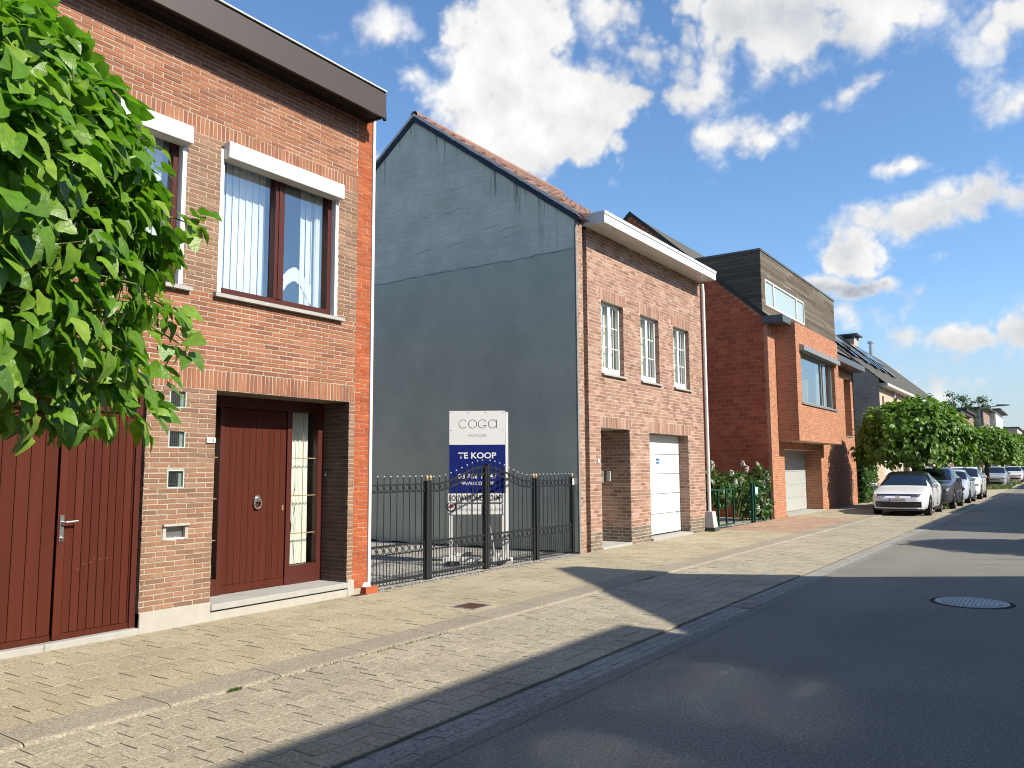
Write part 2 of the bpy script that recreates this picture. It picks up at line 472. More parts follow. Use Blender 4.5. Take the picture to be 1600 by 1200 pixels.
def _render_upper(N, pos):
    s = N.node('ShaderNodeSeparateXYZ', None, ins={0: pos})
    y, z = s.outputs[1], s.outputs[2]
    n1 = N.noise(pos, 1.3, 5.0, .62)
    n2 = N.noise(N.vm('MULTIPLY', pos, (1, .7, 9)), 1.1, 4.0, .6)
    n3 = N.noise(pos, 9.0, 4.0, .65)
    c = N.mix(N.step(n1, .2, .8), (.62, .635, .515), (.84, .84, .70))
    c = N.mix(N.m('MULTIPLY', N.step(n2, .55, .75), .35), c, (.52, .54, .45))
    c = N.mix(N.m('MULTIPLY', N.step(n3, .50, .80), .25), c, (.92, .90, .77))
    # rain streaks below the verge: long in z, narrow in y, with their own shape
    roof = N.m('SUBTRACT', 9.69, N.m('MULTIPLY', N.m('ABSOLUTE', N.m('SUBTRACT', y, 4.2)), .735))
    below = N.m('SUBTRACT', roof, z)
    st = N.noise(N.vm('MULTIPLY', pos, (0, 5.5, .35)), 1.0, 3.0, .7)
    leng = N.m('MULTIPLY', N.noise(N.vm('MULTIPLY', pos, (0, 2.0, 0)), 1.0, 2.0), 2.4)
    mk = N.m('MULTIPLY', N.step(st, .53, .64), N.step(below, leng, 0.0))
    c = N.mix(N.m('MULTIPLY', mk, .72), c, (.085, .095, .085))
    h = N.m('ADD', N.m('MULTIPLY', N.noise(N.vm('MULTIPLY', pos, (1, 1.0, 6)), 1.6, 4.0, .6), 1.0), N.m('MULTIPLY', N.noise(pos, 14.0, 3.0, .6), .6))
    return c, h, .03


def _render_lower(N, pos):
    n1 = N.noise(pos, .9, 5.0, .6)
    n3 = N.noise(pos, 7.0, 4.0, .65)
    c = N.mix(N.step(n1, .2, .8), (.51, .535, .435), (.66, .68, .55))
    blot = N.step(N.noise(pos, 2.6, 6.0, .68), .56, .66)
    c = N.mix(N.m('MULTIPLY', blot, .16), c, (.42, .45, .37))
    c = N.mix(N.m('MULTIPLY', N.step(n3, .52, .85), .4), c, (.76, .76, .63))
    return c, N.m('ADD', N.noise(pos, 3.0, 4.0, .6), N.m('MULTIPLY', N.noise(pos, 30.0, 2.0), .2)), .012


def _gravel(N, pos):
    v = N.node('ShaderNodeTexVoronoi', None, ins={'Vector': pos, 'Scale': 42.0})
    g = N.node('ShaderNodeSeparateXYZ', None, ins={0: v.outputs['Color']})
    c = N.ramp(g.outputs[0], [(.1, (.26, .25, .22)), (.4, (.40, .375, .32)), (.7, (.47, .44, .38)), (.95, (.56, .54, .50))])
    c = N.vm('SCALE', c, sc_=N.m('MULTIPLY_ADD', N.noise(pos, 1.2, 4.0), .9, .55))
    return c, N.m('SUBTRACT', 1.0, v.outputs['Distance']), .02


def _brickwall(c1, c2, mort, bw=.21, bh=.065):
    def f(N, pos):
        s = N.node('ShaderNodeSeparateXYZ', None, ins={0: pos})
        u = N.m('ADD', s.outputs[0], s.outputs[1])
        v = N.node('ShaderNodeCombineXYZ', ins={0: u, 1: s.outputs[2], 2: 0.0})
        b = N.node('ShaderNodeTexBrick', None, ins={'Vector': v, 'Color1': c1, 'Color2': c2, 'Mortar': mort, 'Scale': 1.0, 'Mortar Size': .006, 'Brick Width': bw, 'Row Height': bh})
        c = N.vm('SCALE', b.outputs[0], sc_=N.m('MULTIPLY_ADD', N.noise(pos, 2.0, 4.0), .6, .7))
        return c, b.outputs[1], -.003
    return f


custom('asphalt', _asphalt, rough=.82, spec=.25)
custom('paver_walk', _paver((.44, .375, .255), (.385, .325, .22), (.49, .42, .29)), rough=.9)
custom('paver_park', _paver((.415, .365, .265), (.36, .315, .232), (.45, .395, .29)), rough=.9)
custom('paver_gutter', _paver((.33, .315, .28), (.27, .26, .235), (.36, .34, .30)), rough=.9)
custom('kerb_stone', _paver((.345, .30, .225), (.32, .28, .21), (.30, .26, .19)), rough=.9)
custom('paver_red', _paver((.46, .30, .20), (.42, .27, .18), (.50, .36, .25)), rough=.9)
M('joint_sand', (.27, .225, .15), rough=.95, var=.3, scale=3, fine=.2, fscale=60, dirt=((.10, .115, .045), .56, .7, 3.))
custom('render_upper', _render_upper)
custom('render_lower', _render_lower)
custom('gravel', _gravel)
custom('earth', lambda N, pos: (N.mix(N.noise(pos, 2.0, 5.0), (.10, .085, .06), (.07, .10, .035)), N.noise(pos, 40.0, 3.0), .02))
custom('wall_dark_brick', _brickwall((.47, .35, .26), (.56, .43, .32), (.64, .52, .41)))
custom('wall_cream_brick', _brickwall((.60, .43, .32), (.66, .49, .37), (.62, .52, .42)))
custom('wall_orange_brick', _brickwall((.45, .19, .11), (.52, .23, .13), (.5, .36, .27)))
custom('wall_brown_brick', _brickwall((.26, .18, .13), (.31, .21, .15), (.38, .33, .27)))

# ------------------------------------------------------------------ geometry and scene-graph helpers
rnd = random.Random(11)
_WM = {}


def reg(o, mw):
    _WM[o.name] = mw
    return o


def link(o, parent, mw=None):
    """o's own transform is mw in world space; parent it without moving it."""
    COL.objects.link(o)
    if parent is not None:
        o.parent = parent
        o.matrix_parent_inverse = _WM[parent.name].inverted()
    return reg(o, mw or Matrix())


def thing(name, label, cat, loc=(0, 0, 0), group=None):
    o = bpy.data.objects.new(name, None)
    o.location = loc
    o.empty_display_size = 0.2
    COL.objects.link(o)
    tag(o, label, cat, group)
    return reg(o, Matrix.Translation(loc))


def tag(o, label=None, cat=None, group=None, kind=None):
    for k, v in (('label', label), ('category', cat), ('group', group), ('kind', kind)):
        if v:
            o[k] = v
    return o


def dup(o, parent=None, loc=None, rz=None, label=None):
    c = o.copy()
    COL.objects.link(c)
    if parent is not None:
        c.parent = parent
    if loc is not None:
        c.location = loc
    if rz is not None:
        c.rotation_euler = (0, 0, rz)
    if label:
        c['label'] = label
    for ch in o.children:
        dup(ch, c)
    return c


class MB:
    def __init__(s):
        s.v, s.f, s.mi = [], [], []

    def add(s, vs, fs, m=0):
        b = len(s.v)
        s.v.extend(vs)
        s.f.extend([tuple(i + b for i in f) for f in fs])
        s.mi.extend([m] * len(fs))
        return s

    def quad(s, a, b, c, d, m=0):
        return s.add([a, b, c, d], [(0, 1, 2, 3)], m)

    def box(s, x0, x1, y0, y1, z0, z1, m=0):
        v = [(x0, y0, z0), (x1, y0, z0), (x1, y1, z0), (x0, y1, z0), (x0, y0, z1), (x1, y0, z1), (x1, y1, z1), (x0, y1, z1)]
        return s.add(v, [(0, 3, 2, 1), (4, 5, 6, 7), (0, 1, 5, 4), (1, 2, 6, 5), (2, 3, 7, 6), (3, 0, 4, 7)], m)

    def bbox(s, x0, x1, y0, y1, z0, z1, b=.004, m=0):
        """box whose edges are chamfered by b"""
        def ring(z, i):
            return [(x0 + i, y0 + b, z), (x0 + b, y0 + i, z), (x1 - b, y0 + i, z), (x1 - i, y0 + b, z), (x1 - i, y1 - b, z), (x1 - b, y1 - i, z), (x0 + b, y1 - i, z), (x0 + i, y1 - b, z)]
        v = ring(z0, b) + ring(z0 + b, 0) + ring(z1 - b, 0) + ring(z1, b)
        f = [tuple(range(7, -1, -1)), tuple(range(24, 32))]
        for k in range(3):
            for i in range(8):
                j = (i + 1) % 8
                f.append((k * 8 + i, k * 8 + j, k * 8 + 8 + j, k * 8 + 8 + i))
        return s.add(v, f, m)

    def obox(s, o, ux, uy, uz, m=0):
        o, ux, uy, uz = map(Vector, (o, ux, uy, uz))
        v = [o, o + ux, o + ux + uy, o + uy]
        v += [p + uz for p in v]
        return s.add([tuple(p) for p in v], [(0, 3, 2, 1), (4, 5, 6, 7), (0, 1, 5, 4), (1, 2, 6, 5), (2, 3, 7, 6), (3, 0, 4, 7)], m)

    def prism(s, poly, axis, lo, hi, m=0):
        """poly: 2-D points; axis 'x','y','z' = extrusion axis"""
        def P(p, t):
            return (t, p[0], p[1]) if axis == 'x' else (p[0], t, p[1]) if axis == 'y' else (p[0], p[1], t)
        n = len(poly)
        v = [P(p, lo) for p in poly] + [P(p, hi) for p in poly]
        f = [tuple(range(n - 1, -1, -1)), tuple(range(n, 2 * n))] + [(i, (i + 1) % n, n + (i + 1) % n, n + i) for i in range(n)]
        return s.add(v, f, m)

    def cyl(s, p0, p1, r0, r1=None, n=10, m=0, cap=True):
        p0, p1 = Vector(p0), Vector(p1)
        r1 = r0 if r1 is None else r1
        d = (p1 - p0).normalized()
        a = d.orthogonal().normalized()
        b = d.cross(a)
        v = []
        for p, r in ((p0, r0), (p1, r1)):
            for i in range(n):
                t = 2 * math.pi * i / n
                v.append(tuple(p + (a * math.cos(t) + b * math.sin(t)) * r))
        f = [(i, (i + 1) % n, n + (i + 1) % n, n + i) for i in range(n)]
        if cap:
            f += [tuple(range(n - 1, -1, -1)), tuple(range(n, 2 * n))]
        return s.add(v, f, m)

    def tube(s, pts, r, n=6, m=0, closed=False):
        pts = [Vector(p) for p in pts]
        k = len(pts)
        v, f = [], []
        for i, p in enumerate(pts):
            q0 = pts[(i - 1) % k] if closed or i else pts[0]
            q1 = pts[(i + 1) % k] if closed or i < k - 1 else pts[-1]
            d = (q1 - q0).normalized()
            a = d.cross(Vector((.31, .17, .93))).normalized()
            b = d.cross(a)
            rr = r[i] if isinstance(r, (list, tuple)) else r
            for j in range(n):
                t = 2 * math.pi * j / n
                v.append(tuple(p + (a * math.cos(t) + b * math.sin(t)) * rr))
        for i in range(k if closed else k - 1):
            i2 = (i + 1) % k
            for j in range(n):
                f.append((i * n + j, i * n + (j + 1) % n, i2 * n + (j + 1) % n, i2 * n + j))
        return s.add(v, f, m)

    def lathe(s, prof, c, n=12, m=0):
        v, f = [], []
        for r, z in prof:
            for j in range(n):
                t = 2 * math.pi * j / n
                v.append((c[0] + r * math.cos(t), c[1] + r * math.sin(t), c[2] + z))
        for i in range(len(prof) - 1):
            for j in range(n):
                f.append((i * n + j, i * n + (j + 1) % n, (i + 1) * n + (j + 1) % n, (i + 1) * n + j))
        return s.add(v, f, m)

    def frame(s, x0, x1, z0, z1, y0, y1, w, m=0, wb=None, wt=None):
        wb = w if wb is None else wb
        wt = w if wt is None else wt
        s.box(x0, x0 + w, y0, y1, z0, z1, m)
        s.box(x1 - w, x1, y0, y1, z0, z1, m)
        s.box(x0 + w, x1 - w, y0 + .001, y1, z0, z0 + wb, m)
        return s.box(x0 + w, x1 - w, y0 + .001, y1, z1 - wt, z1, m)

    def mesh(s, name, mats):
        me = bpy.data.meshes.new(name)
        me.from_pydata([tuple(p) for p in s.v], [], s.f)
        if isinstance(mats, str):
            mats = [mats]
        for k in mats:
            me.materials.append(MATS[k])
        if len(mats) > 1:
            me.polygons.foreach_set('material_index', s.mi)
        me.update()
        return me

    def build(s, name, mats, parent=None, smooth=False, kind=None):
        me = s.mesh(name, mats)
        if smooth:
            me.polygons.foreach_set('use_smooth', [True] * len(me.polygons))
        o = bpy.data.objects.new(name, me)
        link(o, parent)
        if kind:
            o['kind'] = kind
        return o


def box(name, mat, parent, *a, b=0.0):
    mb = MB()
    if b:
        mb.bbox(*a, b=b)
    else:
        mb.box(*a)
    return mb.build(name, mat, parent)


def place(name, me, parent, loc, rot=None):
    o = bpy.data.objects.new(name, me)
    o.location = loc
    if rot:
        o.rotation_euler = rot
    return link(o, parent, Matrix.Translation(loc))


def text(string, parent, mat, o, ux, uz, w, h, name='lettering', bold=0.0, depth=.002, nrm=None):
    """flat lettering fitted into w x h at lower-left corner o, along unit vectors ux and uz"""
    cu = bpy.data.curves.new('txt', 'FONT')
    cu.body = string
    cu.offset = bold
    cu.extrude = 0.0
    cu.resolution_u = 3
    to = bpy.data.objects.new('txt', cu)
    COL.objects.link(to)
    dg = bpy.context.evaluated_depsgraph_get()
    me = bpy.data.meshes.new_from_object(to.evaluated_get(dg))
    bpy.data.objects.remove(to)
    bpy.data.curves.remove(cu)
    co_ = np.empty(len(me.vertices) * 3)
    me.vertices.foreach_get('co', co_)
    co_ = co_.reshape(-1, 3)
    mn, mx = co_.min(0), co_.max(0)
    u = (co_[:, 0] - mn[0]) / (mx[0] - mn[0]) * w
    v = (co_[:, 1] - mn[1]) / (mx[1] - mn[1]) * h
    P = np.array(o) + np.outer(u, np.array(ux)) + np.outer(v, np.array(uz))
    me.vertices.foreach_set('co', P.ravel())
    me.name = name
    me.materials.clear()
    me.materials.append(MATS[mat])
    me.update()
    ob = bpy.data.objects.new(name, me)
    link(ob, parent)
    return ob


# ------------------------------------------------------------------ walls of bricks
def subtract(iv, cuts):
    out = [iv]
    for a, b in cuts:
        nx = []
        for u0, u1 in out:
            if b <= u0 or a >= u1:
                nx.append((u0, u1))
            else:
                if a - u0 > .018:
                    nx.append((u0, a))
                if u1 - b > .018:
                    nx.append((b, u1))
        out = nx
    return out


def stretchers(u0, u1, z0, z1, L, h, j, cuts, key, off=0.0, bond=.5):
    """rows of bricks between z0 and z1; cuts: (u0,u1,z0,z1) openings"""
    n = max(1, round((z1 - z0) / (h + j)))
    ch = (z1 - z0) / n
    out = []
    for k in range(n):
        a, b = z0 + k * ch + j / 2, z0 + (k + 1) * ch - j / 2
        mid = (a + b) / 2
        cc = [(c[0], c[1]) for c in cuts if c[2] < mid < c[3]]
        s = u0 - L - j + ((k * bond + off) % 1.0) * (L + j)
        while s < u1:
            p0, p1 = max(s, u0), min(s + L, u1)
            if p1 - p0 > .02:
                for q0, q1 in subtract((p0, p1), [(c0 - j * .3, c1 + j * .3) for c0, c1 in cc]):
                    out.append((q0, q1, a, b, key))
            s += L + j
    return out


def soldiers(u0, u1, z0, z1, h, j, key, cuts=()):
    n = max(1, round((u1 - u0) / (h + j)))
    w = (u1 - u0) / n
    out = []
    for k in range(n):
        a, b = u0 + k * w + j / 2, u0 + (k + 1) * w - j / 2
        if any(c[0] < (a + b) / 2 < c[1] and c[2] < (z0 + z1) / 2 < c[3] for c in cuts):
            continue
        out.append((a, b, z0 + j / 2, z1 - j / 2, key))
    return out


class Face:
    """a plane a wall stands in: origin o, horizontal unit vector u, outward normal n"""
    def __init__(s, o, u, n):
        s.o, s.u, s.n = Vector(o), Vector(u), Vector(n)

    def p(s, a, z, d=0.0):
        return s.o + s.u * a + s.n * d + Vector((0, 0, z))


def brick_mesh(w, h, face, proud, back, mat, seed):
    r = random.Random(seed)
    mb = MB()
    jt = lambda: r.uniform(-.0042, .0042)
    u, n, z = face.u, face.n, Vector((0, 0, 1))
    c = [(-w / 2, -h / 2), (w / 2, -h / 2), (w / 2, h / 2), (-w / 2, h / 2)]
    v = [tuple(u * a + z * b - n * back) for a, b in c] + [tuple(u * (a + jt()) + z * (b + jt() * .7) + n * (proud + jt() * .4)) for a, b in c]
    mb.add(v, [(4, 5, 6, 7), (0, 1, 5, 4), (1, 2, 6, 5), (2, 3, 7, 6), (3, 0, 4, 7)])
    return mb.mesh('brick', mat)


def lay_bricks(parent, jobs, n_obj, mats, name='brick', proud=.0035, back=.004, visible=None, jit=.0042):
    """jobs: [(face, bricks)]. The n_obj regular bricks that show largest become objects of their own; the rest one mesh."""
    allb = []
    for face, bl in jobs:
        for b in bl:
            allb.append((face, b))
    sizes = {}
    for f, b in allb:
        k = (id(f), round(b[1] - b[0], 3), round(b[3] - b[2], 3), b[4])
        sizes[k] = sizes.get(k, 0) + 1
    cand = []
    if n_obj:
        for i, (f, b) in enumerate(allb):
            k = (id(f), round(b[1] - b[0], 3), round(b[3] - b[2], 3), b[4])
            if sizes[k] < 25:
                continue
            c = f.p((b[0] + b[1]) / 2, (b[2] + b[3]) / 2)
            px = to_px(c)
            if px is None or not (5 < px[0] < 1595 and 5 < px[1] < 1195):
                continue
            if f.n.dot(CAM_P - c) <= 0 or (visible and not visible(px[0], px[1])):
                continue
            A = (b[1] - b[0]) * (b[3] - b[2]) * abs(f.n.dot((CAM_P - c).normalized())) / px[2] ** 2
            cand.append((-A, i, k))
        cand.sort()
        cand = cand[:n_obj]
    chosen = set(i for _, i, _ in cand)
    cache = {}
    for _, i, k in cand:
        f, b = allb[i]
        va = rnd.randrange(3)
        if (k, va) not in cache:
            cache[(k, va)] = brick_mesh(b[1] - b[0], b[3] - b[2], f, proud, back, b[4], rnd.random())
        place(name, cache[(k, va)], parent, f.p((b[0] + b[1]) / 2, (b[2] + b[3]) / 2))
    mb = MB()
    idx = {m: q for q, m in enumerate(mats)}
    zz = Vector((0, 0, 1))
    for i, (f, b) in enumerate(allb):
        if i in chosen:
            continue
        d = proud + rnd.uniform(-jit, jit) * .6
        vs = []
        for a, z in ((b[0], b[2]), (b[1], b[2]), (b[1], b[3]), (b[0], b[3])):
            vs.append(tuple(f.p(a, z, -back)))
        for a, z in ((b[0], b[2]), (b[1], b[2]), (b[1], b[3]), (b[0], b[3])):
            vs.append(tuple(f.p(a + rnd.uniform(-jit, jit), z + rnd.uniform(-jit, jit) * .7, d)))
        mb.add(vs, [(4, 5, 6, 7), (0, 1, 5, 4), (1, 2, 6, 5), (2, 3, 7, 6), (3, 0, 4, 7)], idx[b[4]])
    return mb.build(name + '_courses', mats, parent, kind='stuff')


def panel(mb, face, u0, u1, z0, z1, cuts, m=0, depth=0.0):
    """flat wall sheet with rectangular holes"""
    us = sorted(set([u0, u1] + [min(max(c[i], u0), u1) for c in cuts for i in (0, 1)]))
    zs = sorted(set([z0, z1] + [min(max(c[i], z0), z1) for c in cuts for i in (2, 3)]))
    for i in range(len(us) - 1):
        for k in range(len(zs) - 1):
            a, b = (us[i] + us[i + 1]) / 2, (zs[k] + zs[k + 1]) / 2
            if any(c[0] < a < c[1] and c[2] < b < c[3] for c in cuts):
                continue
            q = [tuple(face.p(x, z, depth)) for x, z in ((us[i], zs[k]), (us[i + 1], zs[k]), (us[i + 1], zs[k + 1]), (us[i], zs[k + 1]))]
            mb.quad(*q, m)


def reveals(mb, face, c, d, m=0, sides='lrtb'):
    u0, u1, z0, z1 = c
    P = lambda u, z, k: tuple(face.p(u, z, -k))
    if 'l' in sides:
        mb.quad(P(u0, z0, 0), P(u0, z0, d), P(u0, z1, d), P(u0, z1, 0), m)
    if 'r' in sides:
        mb.quad(P(u1, z0, d), P(u1, z0, 0), P(u1, z1, 0), P(u1, z1, d), m)
    if 't' in sides:
        mb.quad(P(u0, z1, 0), P(u0, z1, d), P(u1, z1, d), P(u1, z1, 0), m)
    if 'b' in sides:
        mb.quad(P(u0, z0, 0), P(u1, z0, 0), P(u1, z0, d), P(u0, z0, d), m)


def pleats(x0, x1, z0, z1, y, amp, n, mat, parent, name='curtain', taper=None, seed=0):
    """hanging cloth with soft vertical folds; taper(t)->(left,right) fractions at height t"""
    r = random.Random(seed)
    ph = r.uniform(0, 6)
    mb = MB()
    K, H = n * 6, 8
    v = []
    for k in range(H + 1):
        t = k / H
        l, rr = taper(t) if taper else (0, 1)
        for i in range(K + 1):
            s = i / K
            x = x0 + (x1 - x0) * (l + (rr - l) * s)
            yy = y + amp * math.sin(2 * math.pi * n * s + ph + .6 * math.sin(5 * s + 2 * t)) + amp * .4 * math.sin(2 * math.pi * n * 2.3 * s)
            v.append((x, yy, z0 + (z1 - z0) * t))
    f = [(k * (K + 1) + i, k * (K + 1) + i + 1, (k + 1) * (K + 1) + i + 1, (k + 1) * (K + 1) + i) for k in range(H) for i in range(K)]
    mb.add(v, f)
    return mb.build(name, mat, parent, smooth=True)


def room(parent, x0, x1, z0, z1, y, d=1.6, mat='interior'):
    """the visible inside of a room behind a window"""
    mb = MB()
    mb.quad((x0, y + d, z0), (x1, y + d, z0), (x1, y + d, z1), (x0, y + d, z1))
    mb.quad((x0, y, z0), (x0, y + d, z0), (x0, y + d, z1), (x0, y, z1))
    mb.quad((x1, y + d, z0), (x1, y, z0), (x1, y, z1), (x1, y + d, z1))
    mb.quad((x0, y, z0), (x1, y, z0), (x1, y + d, z0), (x0, y + d, z0))
    mb.quad((x0, y + d, z1), (x1, y + d, z1), (x1, y, z1), (x0, y, z1))
    return mb.build('room_lining', mat, parent)

# ------------------------------------------------------------------ ground, road, pavement
def structure(o):
    o['kind'] = 'structure'
    return o


def sheet(name, mat, x0, x1, y0, y1, z, n=1):
    mb = MB()
    for i in range(n):
        a, b = x0 + (x1 - x0) * i / n, x0 + (x1 - x0) * (i + 1) / n
        mb.quad((a, y0, z), (b, y0, z), (b, y1, z), (a, y1, z))
    return structure(mb.build(name, mat))


sheet('ground', 'earth', -400, 900, -500, 500, -.12)
sheet('road', 'asphalt', -60, 500, -10.45, -4.54, -.045)
walk = sheet('pavement', 'joint_sand', -12, 47, -2.125, .02, -.014)
park = sheet('parking_strip', 'joint_sand', -12, 47, -4.26, -2.49, -.036)
sheet('pavement_far', 'paver_walk', 47, 400, -2.125, .02, -.004)
sheet('parking_strip_far', 'paver_park', 47, 400, -4.26, -2.49, -.022)
gut = sheet('gutter', 'joint_sand', -12, 70, -4.56, -4.255, -.052)
sheet('gutter_far', 'paver_gutter', 70, 400, -4.56, -4.255, -.038)
sheet('pavement_opposite', 'paver_park', -60, 400, -13.0, -10.44, .0)


def paver_mesh(w, l, mat, seed):
    r = random.Random(seed)
    c, d = .0012, .012
    mb = MB()
    w, l = w / 2, l / 2
    t = lambda: r.uniform(-.0013, .0013)
    v = [(-w, -l, -d), (w, -l, -d), (w, l, -d), (-w, l, -d), (-w, -l, -c), (w, -l, -c), (w, l, -c), (-w, l, -c),
         (-w + c, -l + c, t()), (w - c, -l + c, t()), (w - c, l - c, t()), (-w + c, l - c, t())]
    f = [(8, 9, 10, 11)] + [(i, (i + 1) % 4, 4 + (i + 1) % 4, 4 + i) for i in range(4)] + [(4 + i, 4 + (i + 1) % 4, 8 + (i + 1) % 4, 8 + i) for i in range(4)]
    mb.add(v, f)
    return mb.mesh('paver', mat)


def lay_pavers(parent, x0, x1, y0, y1, pw, pl, j, z, mat, n_obj, seed, alt=None):
    r = random.Random(seed)
    rows = round((y1 - y0) / (pl + j))
    ph = (y1 - y0) / rows
    cells = []
    for k in range(rows):
        yc = y0 + (k + .5) * ph
        s = x0 + (k % 2) * (pw + j) / 2 + r.uniform(-.008, .008)
        while s < x1 - pw:
            cells.append((s + pw / 2, yc))
            s += pw + j
    rank = []
    for i, (x, y) in enumerate(cells):
        px = to_px((x, y, z))
        if px and 0 < px[0] < 1600 and px[1] < 1200:
            rank.append((px[2], i))
    rank.sort()
    pick = set(i for _, i in rank[:n_obj])
    vs = [paver_mesh(pw, ph - j, mat, seed + q) for q in range(5)]
    geo = []
    for me in vs:
        geo.append(([tuple(v.co) for v in me.vertices], [tuple(p.vertices) for p in me.polygons]))
    mb = MB()
    mats = [mat] + ([alt[0]] if alt else [])
    for i, (x, y) in enumerate(cells):
        q = r.randrange(5)
        dz = r.uniform(-.002, .0015)
        if i in pick:
            place('paver', vs[q], parent, (x + r.uniform(-.0015, .0015), y + r.uniform(-.0015, .0015), z + dz))
        else:
            mb.add([(a + x, b + y, c + z + dz) for a, b, c in geo[q][0]], geo[q][1], 1 if alt and alt[1] < x < alt[2] else 0)
    mb.build('paver_field', mats, parent, kind='stuff')


lay_pavers(walk, -4, 47, -2.12, -.002, .196, .27, .006, 0, 'paver_walk', 300, 21, alt=('paver_red', 20.6, 27.2))
lay_pavers(park, -4, 47, -4.252, -2.5, .194, .194, .006, -.018, 'paver_park', 300, 22)
lay_pavers(gut, -4, 70, -4.545, -4.262, .196, .088, .006, -.036, 'paver_gutter', 120, 23)
kerb = sheet('kerb', 'dark_gap', -12, 60, -2.5, -2.118, -.03)
x = -3.26
while x < 60:
    mb = MB()
    a, b = x + .004, x + .946
    rr = .018
    prof = [(-2.121, -.03), (-2.121, .003), (-2.13, .006), (-2.46, .002), (-2.485, -.006), (-2.497, -.02), (-2.497, -.045)]
    mb.prism(prof[::-1], 'x', a, b)
    mb.build('kerb_stone', 'kerb_stone', kerb)
    x += .95

# ragged asphalt edge against the gutter, and two old seams in the road
mb = MB()
prev = None
xx = -4.0
rr_ = random.Random(31)
while xx < 60:
    e = -4.535 + .028 * mnoise.noise((xx * 1.7, 0, 3)) + .016 * mnoise.noise((xx * 7.1, 5, 3)) + .008 * rr_.uniform(-1, 1)
    if prev:
        mb.quad((prev[0], -4.66, -.0425), (xx, -4.66, -.0425), (xx, e, -.031), (prev[0], prev[1], -.031))
        mb.quad((prev[0], prev[1], -.031), (xx, e, -.031), (xx, e + .004, -.05), (prev[0], prev[1] + .004, -.05))
    prev = (xx, e)
    xx += .06 if xx < 25 else .2
structure(mb.build('road_edge', 'asphalt'))
for k, (x0, y0, n) in enumerate(((16.55, -6.0, 26), (15.75, -6.3, 22))):
    mb = MB()
    p = [(x0 + .05 * i + .03 * mnoise.noise((i * .6, k, 1)), y0 - .09 * i) for i in range(n)]
    for (xa, ya), (xb, yb) in zip(p, p[1:]):
        w = .008 + .004 * rr_.random()
        mb.quad((xa - w, ya, -.041), (xb - w, yb, -.041), (xb + w, yb, -.041), (xa + w, ya, -.041))
    structure(mb.build('road_seam', 'dark_gap'))

# covers in the ground
mh = thing('manhole_cover', 'round grey ribbed manhole cover in the shaded asphalt', 'manhole cover', (11.38, -6.63, -.045))
mb = MB()
mb.lathe([(.0, .002), (.335, .002), (.345, .010), (.40, .010), (.405, -.01)], (11.38, -6.63, -.045), 40)
mb.build('rim', 'iron_cover', mh)
mb = MB()
for k in range(-7, 8):
    yy = k * .044
    hw = math.sqrt(max(.0, .325 ** 2 - yy ** 2))
    seg = max(2, int(hw / .09))
    for q in range(seg):
        a, b = -hw + 2 * hw * q / seg + .008, -hw + 2 * hw * (q + 1) / seg - .008
        mb.box(11.38 + a, 11.38 + b, -6.63 + yy - .014, -6.63 + yy + .014, -.044, -.034)
mb.build('rib', 'iron_cover', mh, kind='stuff')
mb = MB()
mb.lathe([(0, 0), (.46, 0)], (11.38, -6.63, -.0435), 28)
mb.build('tar_ring', 'dark_gap', mh)

ic = thing('inspection_cover', 'small rusty square inspection cover set in the beige pavement near the kerb', 'cover', (7.70, -1.80, 0))
mb = MB()
for a in ((7.52, 7.88, -1.98, -1.955), (7.52, 7.88, -1.655, -1.63), (7.52, 7.545, -1.955, -1.655), (7.855, 7.88, -1.955, -1.655)):
    mb.box(*a, -.01, .006)
mb.build('frame', 'iron_cover', ic)
mb = MB()
mb.box(7.545, 7.855, -1.955, -1.655, -.01, .003)
pl = mb.build('cover_plate', 'rust', ic)
mb = MB()
for i in range(9):
    for k in range(9):
        xx, yy = 7.57 + i * .0325, -1.93 + k * .0315
        mb.box(xx - .008, xx + .008, yy - .008, yy + .008, .003, .006)
mb.build('stud', 'rust', pl, kind='stuff')

dg_ = thing('drain_grate', 'dark iron drain grate sunk in the paved gutter', 'drain', (9.70, -4.41, -.035))
mb = MB()
mb.box(9.5, 9.9, -4.53, -4.29, -.05, -.034)
mb.build('pit', 'dark_gap', dg_)
for a in (-4.53, -4.305):
    box('frame', 'iron_cover', dg_, 9.5, 9.9, a, a + .015, -.034, -.024)
for i in range(9):
    xx = 9.515 + i * .046
    box('bar', 'iron_cover', dg_, xx - .009, xx + .009, -4.515, -4.305, -.034, -.026)

dc = thing('door_drain', 'small dark drain cover at the end of the door step', 'drain', (7.6, -.1, 0))
box('cover_plate', 'rust', dc, 7.47, 7.68, -.15, -.02, -.01, .004)
mb = MB()
for a in ((7.45, 7.70, -.17, -.15), (7.45, 7.47, -.15, -.01), (7.68, 7.70, -.15, -.01)):
    mb.box(*a, -.01, .003)
mb.build('frame', 'concrete', dc)

# ------------------------------------------------------------------ house with brown eaves (left)
H1 = thing('brick_house', 'red and brown brick house with brown eaves, white shutter boxes and dark red doors', 'house', (5, 1, 0))
F1 = Face((0, 0, 0), (1, 0, 0), (0, -1, 0))
WL = -1.0
GAR = (2.15, 4.62, 0.0, 2.47)
DOR = (5.43, 7.43, 0.0, 2.49)
WN1 = (3.05, 4.96, 3.58, 5.30)
WN2 = (5.39, 7.18, 3.58, 5.30)
CUT1 = [GAR, DOR, WN1, WN2]
GB = [(4.87, 5.065, 2.265, 2.455), (4.872, 5.067, 1.845, 2.035), (4.875, 5.07, 1.425, 1.615)]
MAIL = (4.85, 5.12, .90, 1.045)
mb = MB()
panel(mb, F1, WL, 7.79, -.1, 6.42, CUT1 + GB + [MAIL])
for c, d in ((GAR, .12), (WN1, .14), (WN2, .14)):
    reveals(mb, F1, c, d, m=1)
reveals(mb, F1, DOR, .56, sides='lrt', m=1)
for c in GB:
    reveals(mb, F1, c, .03)
